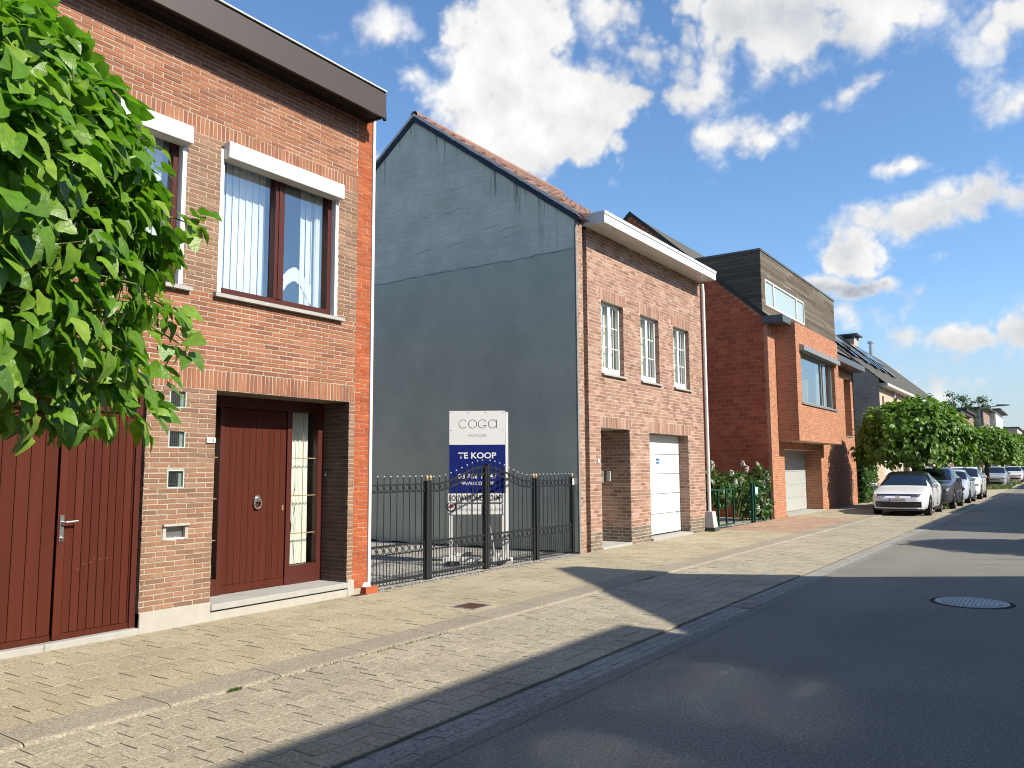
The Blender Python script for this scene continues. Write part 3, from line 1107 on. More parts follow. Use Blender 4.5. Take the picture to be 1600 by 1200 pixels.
reveals(mb, F1, MAIL, .10)
wall1 = mb.build('wall', ['mortar', 'mortar_dark'], H1)
bl = []
Lb, hb, jb = .207, .0405, .013
c2 = CUT1 + GB + [(MAIL[0] - .01, MAIL[1] + .02, MAIL[2] - .02, MAIL[3] + .015)]
bl += stretchers(WL, 7.53, .20, 2.49, Lb, hb, jb, c2, 'brick_brown', off=.3)
bl += soldiers(WL, 7.53, 2.49, 2.71, hb, jb, 'brick_red')
bl += stretchers(WL, 7.53, 2.71, 3.56, Lb, hb, jb, c2, 'brick_red', off=.1)
bl += stretchers(WL, 7.53, 3.56, 5.33, Lb, hb, jb, c2, 'brick_brown', off=.3)
bl += soldiers(WL, 7.53, 5.33, 5.53, hb, jb, 'brick_red')
bl += stretchers(WL, 7.53, 5.53, 6.42, Lb, hb, jb, c2, 'brick_red', off=.2)
bl += stretchers(7.53, 7.79, .08, 6.42, .19, .052, .007, [], 'brick_orange', off=.0)
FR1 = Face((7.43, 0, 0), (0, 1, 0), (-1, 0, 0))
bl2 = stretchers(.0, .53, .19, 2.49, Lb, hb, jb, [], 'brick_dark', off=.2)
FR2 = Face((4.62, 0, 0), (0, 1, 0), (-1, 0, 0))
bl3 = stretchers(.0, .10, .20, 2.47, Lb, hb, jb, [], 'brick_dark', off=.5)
FR3 = Face((7.18, 0, 0), (0, 1, 0), (-1, 0, 0))
bl4 = stretchers(.0, .05, 3.6, 5.30, Lb, hb, jb, [], 'brick_brown', off=.5)


def clear_of_tree(px, py):
    return not (px < 310 and py < 700)


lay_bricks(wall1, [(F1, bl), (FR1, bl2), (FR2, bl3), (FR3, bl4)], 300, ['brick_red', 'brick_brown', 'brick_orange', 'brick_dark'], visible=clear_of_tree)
# shell: sides, back, flat roof
mb = MB()
mb.quad((WL, 9, -.1), (WL, .004, -.1), (WL, .004, 6.5), (WL, 9, 6.5))
mb.quad((7.79, .004, -.1), (7.79, 9, -.1), (7.79, 9, 6.5), (7.79, .004, 6.5))
mb.quad((7.79, 9, -.1), (WL, 9, -.1), (WL, 9, 6.5), (7.79, 9, 6.5))
mb.build('side_wall', 'wall_orange_brick', H1)
mb = MB()
mb.box(WL, 7.70, -.30, 9.1, 6.56, 6.66)
rf = mb.build('roof', 'roof_dark', H1)
mb = MB()
mb.box(WL - .02, 7.66, -.365, -.335, 6.355, 6.70)
mb.box(7.66, 7.685, -.36, .35, 6.37, 6.69)
mb.build('fascia', 'fascia_brown', H1)
mb = MB()
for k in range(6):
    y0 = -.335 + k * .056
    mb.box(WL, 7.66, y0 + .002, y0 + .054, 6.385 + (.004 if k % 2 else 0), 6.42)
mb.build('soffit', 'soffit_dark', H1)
mb = MB()
mb.box(WL, 7.68, -.385, -.33, 6.722, 6.738)
mb.build('roof_edge', 'white_pvc', rf)
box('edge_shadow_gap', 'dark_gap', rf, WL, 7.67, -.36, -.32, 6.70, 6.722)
mb = MB()
mb.tube([(7.67, -.30, 6.50), (7.715, -.30, 6.48), (7.715, -.30, 6.36)], .028, 8)
mb.build('gutter_spout', 'soffit_dark', H1)
mb = MB()
mb.box(7.788, 7.836, -.026, .03, .06, 6.52)
tr = mb.build('corner_trim', 'white_pvc', H1)
for k in range(8):
    z = .5 + k * .78
    mb = MB()
    mb.cyl((7.812, -.026, z), (7.812, -.030, z), .006, n=8)
    mb.build('screw', 'grey_metal', tr)

# plinth and door step
for a in ((4.62, 5.43, -.022, .06, -.05, .20), (7.432, 7.545, -.022, .02, -.05, .195), (WL, 2.15, -.022, .06, -.05, .20)):
    box('plinth', 'plinth_stone', H1, *a, b=.004)
st = box('step_slab', 'bluestone', H1, 5.432, 7.43, -.034, .56, .105, .172, b=.006)
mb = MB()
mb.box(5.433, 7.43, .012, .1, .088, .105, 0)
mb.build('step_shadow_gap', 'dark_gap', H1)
box('step_riser', 'plinth_stone', H1, 5.433, 7.43, -.015, .10, -.05, .088)
for a, b in ((2.15, 3.72), (3.724, 4.618)):
    box('threshold', 'bluestone', H1, a, b, -.03, .14, -.05, .058, b=.006)

# garage doors
gd = thing  # (kept short)
def plank_leaf(parent, x0, x1, z0, z1, y, n, name='plank', mat='wood_brown', t=.02, groove=.0045):
    w = (x1 - x0) / n
    me = MB().bbox(-w / 2 + groove / 2, w / 2 - groove / 2, 0, t, z0, z1, b=.003).mesh(name, mat)
    for k in range(n):
        place(name, me, parent, (x0 + (k + .5) * w, y, 0))


for x0, x1, nm, n in ((2.22, 3.81, 'wide dark red plank leaf of the garage door', 13), (3.83, 4.62, 'narrow dark red plank leaf with the door handle', 9)):
    mb = MB()
    mb.box(x0, x1, .095, .13, .06, 2.2)
    mb.box(x0, x1, .068, .095, .06, .115)
    mb.box(x0, x0 + (.07 if x0 > 3 else .0001), .068, .095, .115, 2.2)
    lf = mb.build('garage_door', 'wood_brown', H1)
    lf['label'] = nm
    plank_leaf(lf, x0 + (.072 if x0 > 3 else 0), x1, .117, 2.2, .074, n)
    if x0 > 3:
        mb = MB()
        mb.bbox(3.845, 3.885, .055, .07, .955, 1.20, b=.004)
        mb.cyl((3.865, .03, .99), (3.865, .06, .99), .012, n=10)
        hd = mb.build('handle_plate', 'aluminium', lf)
        mb = MB()
        mb.tube([(3.865, .06, 1.135), (3.865, .012, 1.135), (3.885, .004, 1.136), (3.985, .004, 1.142)], .0105, 8)
        mb.build('handle', 'aluminium', lf, smooth=True)
mb = MB()
mb.frame(2.15, 4.62, 2.19, 2.47, .05, .14, .05)
mb.box(4.555, 4.62, .05, .14, .06, 2.19)
mb.box(2.15, 2.22, .05, .14, .06, 2.19)
tf = mb.build('garage_door_frame', 'frame_brown', H1)
for k in range(3):
    a = 2.2 + k * .79
    mb = MB()
    mb.quad((a + .02, .085, 2.24), (a + .77, .085, 2.24), (a + .77, .085, 2.42), (a + .02, .085, 2.42))
    mb.build('pane', 'glass_dark', tf)
    if k:
        box('mullion', 'frame_brown', tf, a - .02, a + .02, .06, .13, 2.24, 2.42)
room(H1, 2.16, 4.61, .06, 2.46, .135, 1.2)
# scuff on the small leaf
mb = MB()
for i in range(6):
    xx, zz = 4.02 + i * .052 + .01 * (i % 3), .68 + .075 * math.sin(i * .42) + .012 * (i % 2)
    mb.quad((xx, .0735, zz), (xx + .026, .0735, zz + .008), (xx + .03, .0735, zz + .014), (xx + .004, .0735, zz + .005))
mb.build('scuff_mark', 'scuff', H1)

# glass blocks
for c in GB:
    x0, x1, z0, z1 = c
    mb = MB()
    mb.frame(x0, x1, z0, z1, -.002, .03, .012)
    g = mb.build('glass_block', 'glass_pale', H1)
    mb = MB()
    mb.quad((x0, .03, z0), (x1, .03, z0), (x1, .03, z1), (x0, .03, z1))
    mb.build('back_face', 'glass_pale', g)
    mb = MB()
    for k in range(1, 6):
        xx = x0 + .012 + (x1 - x0 - .06) * k / 6
        mb.box(xx - .0022, xx + .0022, .006, .02, z0 + .014, z1 - .014)
        zz = z0 + .014 + (z1 - z0 - .028) * k / 6
        mb.box(x0 + .014, x1 - .05, .010, .022, zz - .0022, zz + .0022)
    mb.build('moulded_rib', 'grey_metal', g)
    mb = MB()
    mb.quad((x0 + .008, .002, z0 + .008), (x1 - .008, .002, z0 + .008), (x1 - .008, .002, z1 - .008), (x0 + .008, .002, z1 - .008))
    mb.build('pane', 'glass', g)

# letter slot
mb = MB()
mb.bbox(MAIL[0] - .012, MAIL[1] + .018, -.04, .03, MAIL[3] - .012, MAIL[3] + .014, b=.004)
mb.box(MAIL[0] - .008, MAIL[0] + .03, -.012, .03, MAIL[2] - .005, MAIL[3] - .012)
mb.box(MAIL[1] - .022, MAIL[1] + .012, -.012, .03, MAIL[2] - .005, MAIL[3] - .012)
ls = mb.build('letter_slot', 'plinth_stone', H1)
mb = MB()
mb.box(MAIL[0] + .03, MAIL[1] - .022, .04, .05, MAIL[2] + .01, MAIL[3] - .012)
mb.build('flap', 'aluminium', ls)
mb = MB()
mb.box(MAIL[0] + .03, MAIL[1] - .022, -.006, .04, MAIL[2] - .004, MAIL[2] + .012)
mb.build('slot_sill', 'white_paint', ls)

# house number
npl = box('number_plate', 'white_pvc', H1, 5.315, 5.425, -.022, -.007, 1.905, 1.965, b=.003)
text('113', npl, 'ink_black', (5.34, -.0235, 1.918), (1, 0, 0), (0, 0, 1), .06, .034, bold=.006)

# front door
mb = MB()
mb.box(5.43, 5.47, .47, .56, .172, 2.49)
mb.box(5.835, 5.885, .47, .56, .172, 2.40)
mb.box(6.825, 6.90, .47, .56, .172, 2.40)
mb.box(7.335, 7.43, .47, .56, .172, 2.40)
mb.box(5.47, 7.43, .471, .56, 2.355, 2.49)
mb.box(6.90, 7.335, .472, .56, .172, .405)
mb.box(5.47, 5.835, .472, .56, .172, .36)
fdf = mb.build('door_frame', 'frame_brown', H1)
mb = MB()
mb.box(5.887, 6.823, .505, .55, .18, 2.352)
mb.box(5.887, 6.823, .486, .505, .18, .27)
fd = mb.build('front_door', 'wood_brown', H1)
plank_leaf(fd, 5.89, 6.82, .272, 2.35, .488, 10, t=.017, groove=.002)
mb = MB()
kn = [(6.385 + .052 * math.cos(t), .462, 1.205 + .062 * math.sin(t)) for t in [2 * math.pi * i / 18 for i in range(18)]]
mb.tube(kn, .0105, 6, closed=True)
mb.bbox(6.345, 6.425, .468, .488, 1.22, 1.30, b=.006)
mb.cyl((6.385, .45, 1.265), (6.385, .47, 1.265), .020, n=10)
mb.build('knocker', 'aluminium', fd, smooth=False)
mb = MB()
mb.bbox(6.765, 6.79, .476, .488, 1.10, 1.17, b=.004)
mb.build('lock', 'gold_cap', fd)
mb = MB()
mb.bbox(7.405, 7.43, .38, .42, 1.52, 1.60, b=.004)
mb.build('bell', 'plastic_dark', H1)
mb = MB()
mb.bbox(7.404, 7.41, .39, .41, 1.53, 1.555, b=.001)
mb.build('bell_button', 'white_pvc', H1)
for x0, x1, z0 in ((5.47, 5.835, .36), (6.90, 7.335, .405)):
    mb = MB()
    mb.quad((x0, .515, z0), (x1, .515, z0), (x1, .515, 2.355), (x0, .515, 2.355))
    pn = mb.build('side_pane', 'glass_clear', fdf)
    mb = MB()
    for zz in (.80, 1.28, 1.76):
        mb.box(x0, x1, .505, .513, zz - .006, zz + .006)
    mb.box((x0 + x1) / 2 - .004, (x0 + x1) / 2 + .004, .506, .512, z0, 2.355)
    mb.build('brass_bar', 'gold_cap', pn)
room(H1, 5.45, 7.42, .172, 2.48, .56, 1.8)
pleats(6.93, 7.33, .40, 2.36, .66, .016, 6, 'curtain', H1, taper=lambda t: (.02 + .32 * max(0, 1 - t * 2.2) * (1 if t > .3 else .6 + t) + .30 * math.exp(-((t - .27) / .16) ** 2) * .9, 1.0), seed=1)
pleats(5.47, 5.84, .40, 2.36, .66, .016, 5, 'curtain', H1, taper=lambda t: (0.0, .98 - .62 * (1 - t) ** .8 * (.6 + .4 * t)), seed=2)


# upper windows with shutter boxes
def h1_window(x0, x1, z0, z1, mull, blinds, label):
    yf = .075
    mb = MB()
    mb.frame(x0 + .02, x1 - .045, z0 + .02, z1, yf, yf + .09, .062, wb=.07)
    mb.box(mull - .07, mull + .07, yf - .008, yf + .085, z0 + .09, z1)
    mb.box(mull - .02, mull + .02, yf - .02, yf - .008, z0 + .09, z1)
    w = mb.build('window', 'frame_brown', H1)
    w['label'] = label
    for a, b in ((x0 + .082, mull - .07), (mull + .07, x1 - .107)):
        mb = MB()
        mb.quad((a, yf + .05, z0 + .09), (b, yf + .05, z0 + .09), (b, yf + .05, z1), (a, yf + .05, z1))
        mb.build('pane', 'glass', w)
    for a in (x0 - .004, x1 - .048):
        box('shutter_rail', 'white_pvc', w, a, a + .05, -.006, .075, z0 + .012, z1 - .05)
    sb = MB().bbox(x0 + .035, x1 + .012, -.105, .06, z1 - .165, z1 + .03, b=.006).build('shutter_box', 'white_pvc', w)
    mb = MB()
    mb.box(x0 + .05, x1 - .01, -.09, .05, z1 - .170, z1 - .1655)
    mb.build('shutter_slot', 'white_old', w)
    mb = MB()
    mb.prism([(-.065, z0 - .05), (-.065, z0 - .008), (.09, z0 + .02), (.09, z0 - .05)], 'x', x0 - .05, x1 + .09)
    mb.build('sill', 'bluestone', w)
    room(H1, x0, x1, z0, z1 + .05, yf + .095, 2.2, 'interior_light')
    for a, b in blinds:
        n = max(1, round((b - a) / .092))
        for k in range(n):
            c = a + (k + .5) * (b - a) / n
            mb = MB()
            t = .16 + rnd.uniform(-.05, .05)
            dx, dy = .051 * math.cos(t), .051 * math.sin(t)
            yb = yf + .20
            sw = rnd.uniform(-.004, .004)
            mb.add([(c - dx + sw, yb - dy, z0 + .09), (c + sw, yb + .006, z0 + .09), (c + dx + sw, yb + dy, z0 + .09), (c - dx, yb - dy, z1), (c, yb + .006, z1), (c + dx, yb + dy, z1)], [(0, 1, 4, 3), (1, 2, 5, 4)])
            mb.build('blind_slat', 'blind', w, smooth=True)
    return w


w2 = h1_window(WN2[0], WN2[1], WN2[2], WN2[3], 6.29, [(5.47, 6.23), (6.78, 7.06)], 'upper window with white shutter box, two panes and vertical blinds')
pleats(6.37, 6.50, 3.68, 5.28, .30, .02, 3, 'curtain', w2, seed=5)
pleats(6.98, 7.10, 3.68, 5.28, .24, .02, 3, 'curtain', w2, seed=6)
mb = MB()
vv = []
for i in range(25):
    s = i / 24
    xx = 6.40 + .62 * s
    top = 4.18 - .20 * abs(math.sin(math.pi * (s * 1.0 + .5))) ** 2
    low = 3.70 + .30 * math.sin(math.pi * s) ** 1.5
    yy = .27 + .012 * math.sin(i * 1.9)
    vv += [(xx, yy, low), (xx, yy, top)]
mb.add(vv, [(2 * i, 2 * i + 2, 2 * i + 3, 2 * i + 1) for i in range(24)])
mb.build('valance', 'curtain', w2, smooth=True)
h1_window(WN1[0], WN1[1], WN1[2], WN1[3], 4.0, [(3.15, 3.92), (4.08, 4.85)], 'upper window with white shutter box half hidden by the tree')

# loose bricks at the corner of the house
lb = thing('loose_brick', 'orange loose bricks with mortar lying at the foot of the white corner trim', 'brick', (7.80, -.06, 0))
mb = MB()
mb.obox((7.68, -.10, 0), (.20, -.02, 0), (.012, .115, 0), (0, 0, .085))
mb.build('brick', 'brick_orange', lb)
mb = MB()
mb.lathe([(.0, .055), (.05, .045), (.07, .015), (.08, 0)], (7.765, -.0, .084), 9)
mb.build('mortar_lump', 'cement_edge', lb)

# ------------------------------------------------------------------ vacant lot: gravel, fence, gate, sign
lot = sheet('gravel_lot', 'gravel', 7.84, 13.4, .02, 14, .006)
mb = MB()
rg = random.Random(5)
for i in range(9000):
    near = rg.random() < .45
    x = rg.uniform(7.9, 13.35)
    y = rg.uniform(-.16, .35) if near else rg.uniform(.0, 4.5) ** 1.0
    if y < -.02 and rg.random() < .55:
        continue
    s = rg.uniform(.006, .016)
    a = rg.uniform(0, 6.3)
    c_, s_ = math.cos(a) * s, math.sin(a) * s
    mb.add([(x + c_, y + s_, .008), (x - s_ * .8, y + c_ * .8, .008), (x - c_, y - s_, .008), (x + s_ * .8, y - c_ * .8, .008), (x, y, .008 + s * rg.uniform(.5, .9))], [(0, 1, 4), (1, 2, 4), (2, 3, 4), (3, 0, 4)])
M('pebble', 0, pal=[(.30, .28, .25), (.42, .40, .35), (.36, .33, .28), (.50, .48, .44), (.26, .26, .25)], rough=.9, var=.1)
tag(mb.build('gravel', 'pebble'), 'loose grey gravel strewn over the vacant lot', 'gravel', kind='stuff')

FY = .10
BAR = .0072


def finial(mb, x, z):
    mb.lathe([(.012, 0), (.02, .006), (.016, .014), (.028, .035), (.024, .062), (.006, .085), (0, .09)], (x, FY, z), 8)


def fence_bars(root, x0, x1, n, zt, top, ring_lo, tips='tip'):
    """upright bars from x0 to x1; zt(x): height of the upper ring rail's top edge"""
    w = (x1 - x0) / n
    for k in range(n):
        x = x0 + (k + .5) * w
        mb = MB()
        z = zt(x)
        mb.cyl((x, FY, .03), (x, FY, z + top), BAR, n=6)
        b = mb.build('bar', 'black_iron', root)
        mb = MB()
        mb.lathe([(.0, 0), (.013, .008), (.013, .014), (.004, .026), (0, .028)], (x, FY, z + top - .006), 6)
        mb.build('tip', 'plastic_grey', b)
        xm = x + w / 2
        if k < n - 1 or True:
            mb = MB()
            mb.cyl((xm, FY, .03), (xm, FY, .43), BAR * .9, n=6)
            mb.build('short_bar', 'black_iron', root)
    for k in range(n + 1):
        for lo in (0, 1):
            x = x0 + k * w + (0 if 0 < k < n else (w * .25 if k == 0 else -w * .25))
            zc = zt(x) - .052 if lo == 0 else .494
            rr = .047
            mb = MB()
            pts = [(x + rr * math.cos(t), FY, zc + rr * math.sin(t)) for t in [2 * math.pi * i / 12 for i in range(12)]]
            mb.tube(pts, .0065, 5, closed=True)
            mb.build('ring', 'black_iron', root)


def rail(root, x0, x1, zf, h=.022, d=.022, name='rail', seg=1):
    mb = MB()
    for i in range(seg):
        a, b = x0 + (x1 - x0) * i / seg, x0 + (x1 - x0) * (i + 1) / seg
        za, zb = zf(a), zf(b)
        mb.add([(a, FY - d / 2, za - h / 2), (b, FY - d / 2, zb - h / 2), (b, FY + d / 2, zb - h / 2), (a, FY + d / 2, za - h / 2),
                (a, FY - d / 2, za + h / 2), (b, FY - d / 2, zb + h / 2), (b, FY + d / 2, zb + h / 2), (a, FY + d / 2, za + h / 2)],
               [(0, 3, 2, 1), (4, 5, 6, 7), (0, 1, 5, 4), (1, 2, 6, 5), (2, 3, 7, 6), (3, 0, 4, 7)])
    mb.build(name, 'black_iron', root)


def flat_panel(label, x0, x1, n):
    f = thing('iron_fence', label, 'fence', ((x0 + x1) / 2, FY, 0))
    zt = lambda x: 1.40
    for z, h in ((1.395, .016), (1.29, .016), (.556, .028), (.435, .016), (.085, .034)):
        rail(f, x0, x1, lambda x, z=z: z, h=h)
    fence_bars(f, x0, x1, n, zt, .10, .5)
    return f


def fence_post(label, x, w=.075, h=1.44, cap=True):
    p = thing('fence_post', label, 'post', (x, FY, 0), 'black iron fence posts')
    mb = MB()
    mb.bbox(x - w / 2, x + w / 2, FY - w / 2, FY + w / 2, -.04, h, b=.004)
    mb.build('shaft', 'black_iron', p)
    if cap:
        mb = MB()
        finial(mb, x, h)
        mb.build('finial', 'gold_cap', p, smooth=True)
    return p


flat_panel('flat black iron fence panel between the white corner trim and the first post', 7.88, 9.06, 9)
fence_post('black iron post with gold finial between the flat panel and the left gate leaf', 9.11)
fence_post('black iron post with gold finial between the right gate leaf and the narrow panel', 12.07)
fence_post('black iron post with pale tape at the grey wall', 13.33, w=.065)
mb = MB()
mb.box(13.296, 13.364, .066, .0665, 1.30, 1.42)
mb.build('tape', 'white_pvc', bpy.data.objects['fence_post.002'])
flat_panel('flat black iron fence panel beside the grey gable wall', 12.12, 13.29, 9)


def gate_leaf(label, x0, x1, rise_left):
    g = thing('iron_gate', label, 'gate', ((x0 + x1) / 2, FY, 0))
    L = x1 - x0

    def zt(x):
        t = (x - x0) / L
        if rise_left:
            t = 1 - t
        return 1.39 + .255 * (.5 - .5 * math.cos(math.pi * min(1, max(0, (t - .08) / .92)))) ** 1.0
    rail(g, x0, x1, zt, h=.022, seg=14)
    rail(g, x0, x1, lambda x: zt(x) - .108, h=.018, seg=14)
    for z, h in ((.556, .028), (.435, .016), (.088, .034)):
        rail(g, x0, x1, lambda x, z=z: z, h=h)
    fence_bars(g, x0 + .03, x1 - .03, 10, zt, .10, .5)
    mb = MB()
    xs = x0 if not rise_left else x1
    s = 1 if not rise_left else -1
    mb.box(min(xs, xs + s * .04), max(xs, xs + s * .04), FY - .02, FY + .02, .0, 1.44)
    mb.build('hinge_stile', 'black_iron', g)
    mb = MB()
    finial(mb, xs + s * .02, 1.44)
    mb.build('finial', 'gold_cap', g, smooth=True)
    xe = x1 if not rise_left else x0
    mb = MB()
    mb.box(min(xe, xe - s * .05), max(xe, xe - s * .05), FY - .025, FY + .025, .02, 1.66 if not rise_left else 1.69)
    mb.build('lock_stile', 'black_iron', g)
    return g


gl = gate_leaf('black iron gate leaf with rising arched top left of the gate lock', 9.17, 10.58, False)
gr = gate_leaf('black iron gate leaf with falling arched top right of the gate lock', 10.59, 12.01, True)
mb = MB()
mb.box(10.50, 10.555, FY - .035, FY + .035, .88, 1.04)
mb.build('lock_box', 'black_iron', gl)
mb = MB()
mb.tube([(10.53, FY - .03, .985), (10.53, FY - .075, .985), (10.44, FY - .085, .985)], .010, 6)
mb.build('handle', 'black_iron', gl)
mb = MB()
mb.box(10.55, 10.66, FY - .05, FY + .05, -.02, .02)
mb.build('floor_stop', 'rust', gr)

# for-sale board: its plane is turned towards the lower end of the street
SG = thing('for_sale_sign', 'tall white and blue for sale board on a white frame behind the iron gate', 'sign', (10.98, .56, 0))
SU = Vector((.567, -.824, 0)).normalized()
SN = Vector((-.824, -.567, 0)).normalized()
S0 = Vector((10.72, .98, 0))
SW = .955


def sgn(mb, u0, u1, z0, z1, d0, d1, m=0):
    """box on the board: u along it, d towards the viewer"""
    return mb.obox(S0 + SU * u0 + SN * d0 + Vector((0, 0, z0)), SU * (u1 - u0), SN * (d1 - d0), (0, 0, z1 - z0), m)


for a, b in ((0.0, .055), (SW - .06, SW - .005)):
    mb = MB()
    sgn(mb, a, b, 0, 2.56, -.06, -.005)
    mb.build('post', 'white_paint', SG)
mb = MB()
sgn(mb, SW + .005, SW + .05, .10, 2.58, -.10, -.04)
mb.build('rear_post', 'white_paint', SG)
pw = sgn(MB(), 0, SW, 2.02, 2.60, -.004, .006).build('white_panel', 'sign_white', SG)
pb = sgn(MB(), .0, SW, 1.205, 2.019, -.004, .006).build('blue_panel', 'sign_blue', SG)
ps = sgn(MB(), -.02, SW - .03, 1.045, 1.195, -.004, .006).build('land_strip', 'sign_white', SG)
pi_ = sgn(MB(), -.01, SW - .02, .845, 1.015, -.004, .006).build('portal_strip', 'sign_white', SG)


def P(u, z, d=.0075):
    return S0 + SU * u + SN * d + Vector((0, 0, z))


def arcline(u, z, r, a0, a1, w, parent, mat='ink_black', nm='letter'):
    mb = MB()
    K = 28
    v = []
    for i in range(K + 1):
        t = R(a0 + (a1 - a0) * i / K)
        for rr in (r - w / 2, r + w / 2):
            v.append(tuple(P(u + rr * math.cos(t), z + rr * math.sin(t))))
    mb.add(v, [(2 * i, 2 * i + 1, 2 * i + 3, 2 * i + 2) for i in range(K)])
    return mb


def stroke(mb, u0, z0, u1, z1):
    q = [tuple(P(u0, z0)), tuple(P(u1, z0)), tuple(P(u1, z1)), tuple(P(u0, z1))]
    mb.quad(*q)
    return mb


cr, cz, cw = .071, 2.375, .0085
arcline(.235, cz, cr, 40, 320, cw, pw).build('letter', 'ink_black', pw)
arcline(.398, cz, cr, 0, 360, cw, pw).build('letter', 'ink_black', pw)
mb = arcline(.566, cz, cr, 35, 340, cw, pw)
stroke(mb, .57, cz - .032, .637, cz - .024)
mb.build('letter', 'ink_black', pw)
mb = arcline(.738, cz, cr, 0, 360, cw, pw)
stroke(mb, .802, cz - cr, .811, cz + cr)
mb.build('letter', 'ink_black', pw)
ux, uz = tuple(SU), (0, 0, 1)
text('VASTGOED', pw, 'ink_grey', P(.32, 2.158), ux, uz, .32, .040, bold=-.004)
text('TE KOOP', pb, 'ink_white', P(.15, 1.785), ux, uz, .65, .105, bold=.022)
text('03 656 77 47', pb, 'ink_white', P(.15, 1.445), ux, uz, .66, .085, bold=.015)
text('WWW.COGA.BE', pb, 'ink_white', P(.19, 1.335), ux, uz, .57, .060, bold=.012)
text('BOUWGROND - 226M\u00b2', ps, 'ink_black', P(-.005, 1.072), ux, uz, SW - .06, .098, bold=.024)
text('immoscoop.be', pi_, 'ink_grey', P(.17, .878), ux, uz, .72, .088, bold=.004)
mb = arcline(.035, .975, .075, 130, 400, .02, pi_)
mb.build('emblem_ring', 'ink_black', pi_)
mb = MB()
mb.add([tuple(P(.035 + .032 * math.cos(t), .985 + .036 * math.sin(t))) for t in [2 * math.pi * i / 12 for i in range(12)]], [tuple(range(12))])
mb.build('emblem_dot', 'ink_red', pi_)
for u in (.03, .33, .62, .92):
    for z in (2.57, 2.27 if u in (.03, .92) else 2.57, 1.9 if u in (.03, .92) else 2.57):
        mb = MB()
        mb.cyl(P(u, z, .006), P(u, z, .010), .007, n=7)
        mb.build('screw', 'grey_metal', SG)
# base and stays
mb = MB()
sgn(mb, -.10, SW + .12, .06, .13, -.02, .05)
mb.build('base_beam', 'white_paint', SG)
mb = MB()
sgn(mb, -.06, SW + .06, .05, .11, -.95, -.88)
mb.build('rear_beam', 'white_paint', SG)
for u in (.02, SW - .05):
    mb = MB()
    sgn(mb, u, u + .05, .055, .115, -.90, -.02)
    mb.build('side_beam', 'white_paint', SG)
for u in (.18, .62):
    mb = MB()
    a, b = P(u, 1.0, -.03), P(u + (.12 if u > .5 else -.13), .10, -.86)
    mb.cyl(a, b, .024, n=6)
    mb.build('stay', 'white_paint', SG)
for u in (-.02, .45, .86):
    mb = MB()
    sgn(mb, u, u + .20, .0, .075, -.16, .16)
    mb.build('ballast_block', 'plastic_dark' if u < .8 else 'concrete', SG)
mb = MB()
sgn(mb, .25, .55, .115, .165, -.9, -.5)
mb.build('ballast_tile', 'concrete', SG)

# ------------------------------------------------------------------ house with grey rendered gable
H2 = thing('gable_house', 'rose brick house with grey rendered gable, white eaves and white garage door', 'house', (16.7, 3, 0))
X2 = 13.4


def roofz(y):
    return 9.69 - .735 * abs(y - 4.2)


GN = 40
mb = MB()
ys = [8.8 - 8.8 * i / GN for i in range(GN + 1)]
edge = [5.90 + .035 * mnoise.noise((y * 1.1, 3, 0)) + .03 * mnoise.noise((y * 5, 7, 0)) for y in ys]
for i in range(GN):
    a, b = ys[i], ys[i + 1]
    mb.quad((X2, a, 5.6), (X2, b, 5.6), (X2, b, roofz(b) - .02), (X2, a, roofz(a) - .02))
gw = mb.build('gable_wall', 'render_upper', H2)
mb = MB()
for i in range(GN):
    a, b = ys[i], ys[i + 1]
    lo = [.035 + .05 * mnoise.noise((y * 2.3, 1, 5)) for y in (a, b)]
    mb.quad((X2 - .022, a, lo[0]), (X2 - .022, b, lo[1]), (X2 - .022, b, edge[i + 1]), (X2 - .022, a, edge[i]))
    mb.quad((X2 - .022, a, edge[i]), (X2 - .022, b, edge[i + 1]), (X2 + .002, b, edge[i + 1] + .008), (X2 + .002, a, edge[i] + .008))
mb.quad((X2 - .022, .002, .03), (X2 - .002, -.0, .03), (X2 - .002, -.0, edge[-1]), (X2 - .022, .002, edge[-1]))
mb.build('lower_render', 'render_lower', H2)
mb = MB()
for i in range(GN):
    a, b = ys[i], ys[i + 1]
    ta, tb = [max(.001, .010 + .016 * mnoise.noise((y * 3.7, 11, 5))) for y in (a, b)]
    mb.quad((X2 - .024, a, edge[i] - ta), (X2 - .024, b, edge[i + 1] - tb), (X2 - .024, b, edge[i + 1] + .002), (X2 - .024, a, edge[i] + .002))
mb.build('render_seam', 'seam', H2)
rk = random.Random(12)
for k in range(7):
    y = rk.uniform(1.6, 5.4)
    z = rk.uniform(6.2, min(8.2, roofz(y - .9) - .7))
    mb = MB()
    for q in range(rk.randrange(3, 7)):
        w = .006 + .006 * rk.random()
        mb.quad((X2 - .002, y, z), (X2 - .002, y - .12, z + .015), (X2 - .002, y - .12, z + .015 + w), (X2 - .002, y, z + w))
        y -= .12
        z += .015 + rk.uniform(-.02, .02)
    mb.build('hairline_crack', 'seam', H2)
mb = MB()
mb.quad((X2 - .006, 8.8, -.1), (X2 - .006, .0, -.1), (X2 - .006, .0, .3), (X2 - .006, 8.8, .3))
mb.build('bitumen_foot', 'dark_gap', H2)
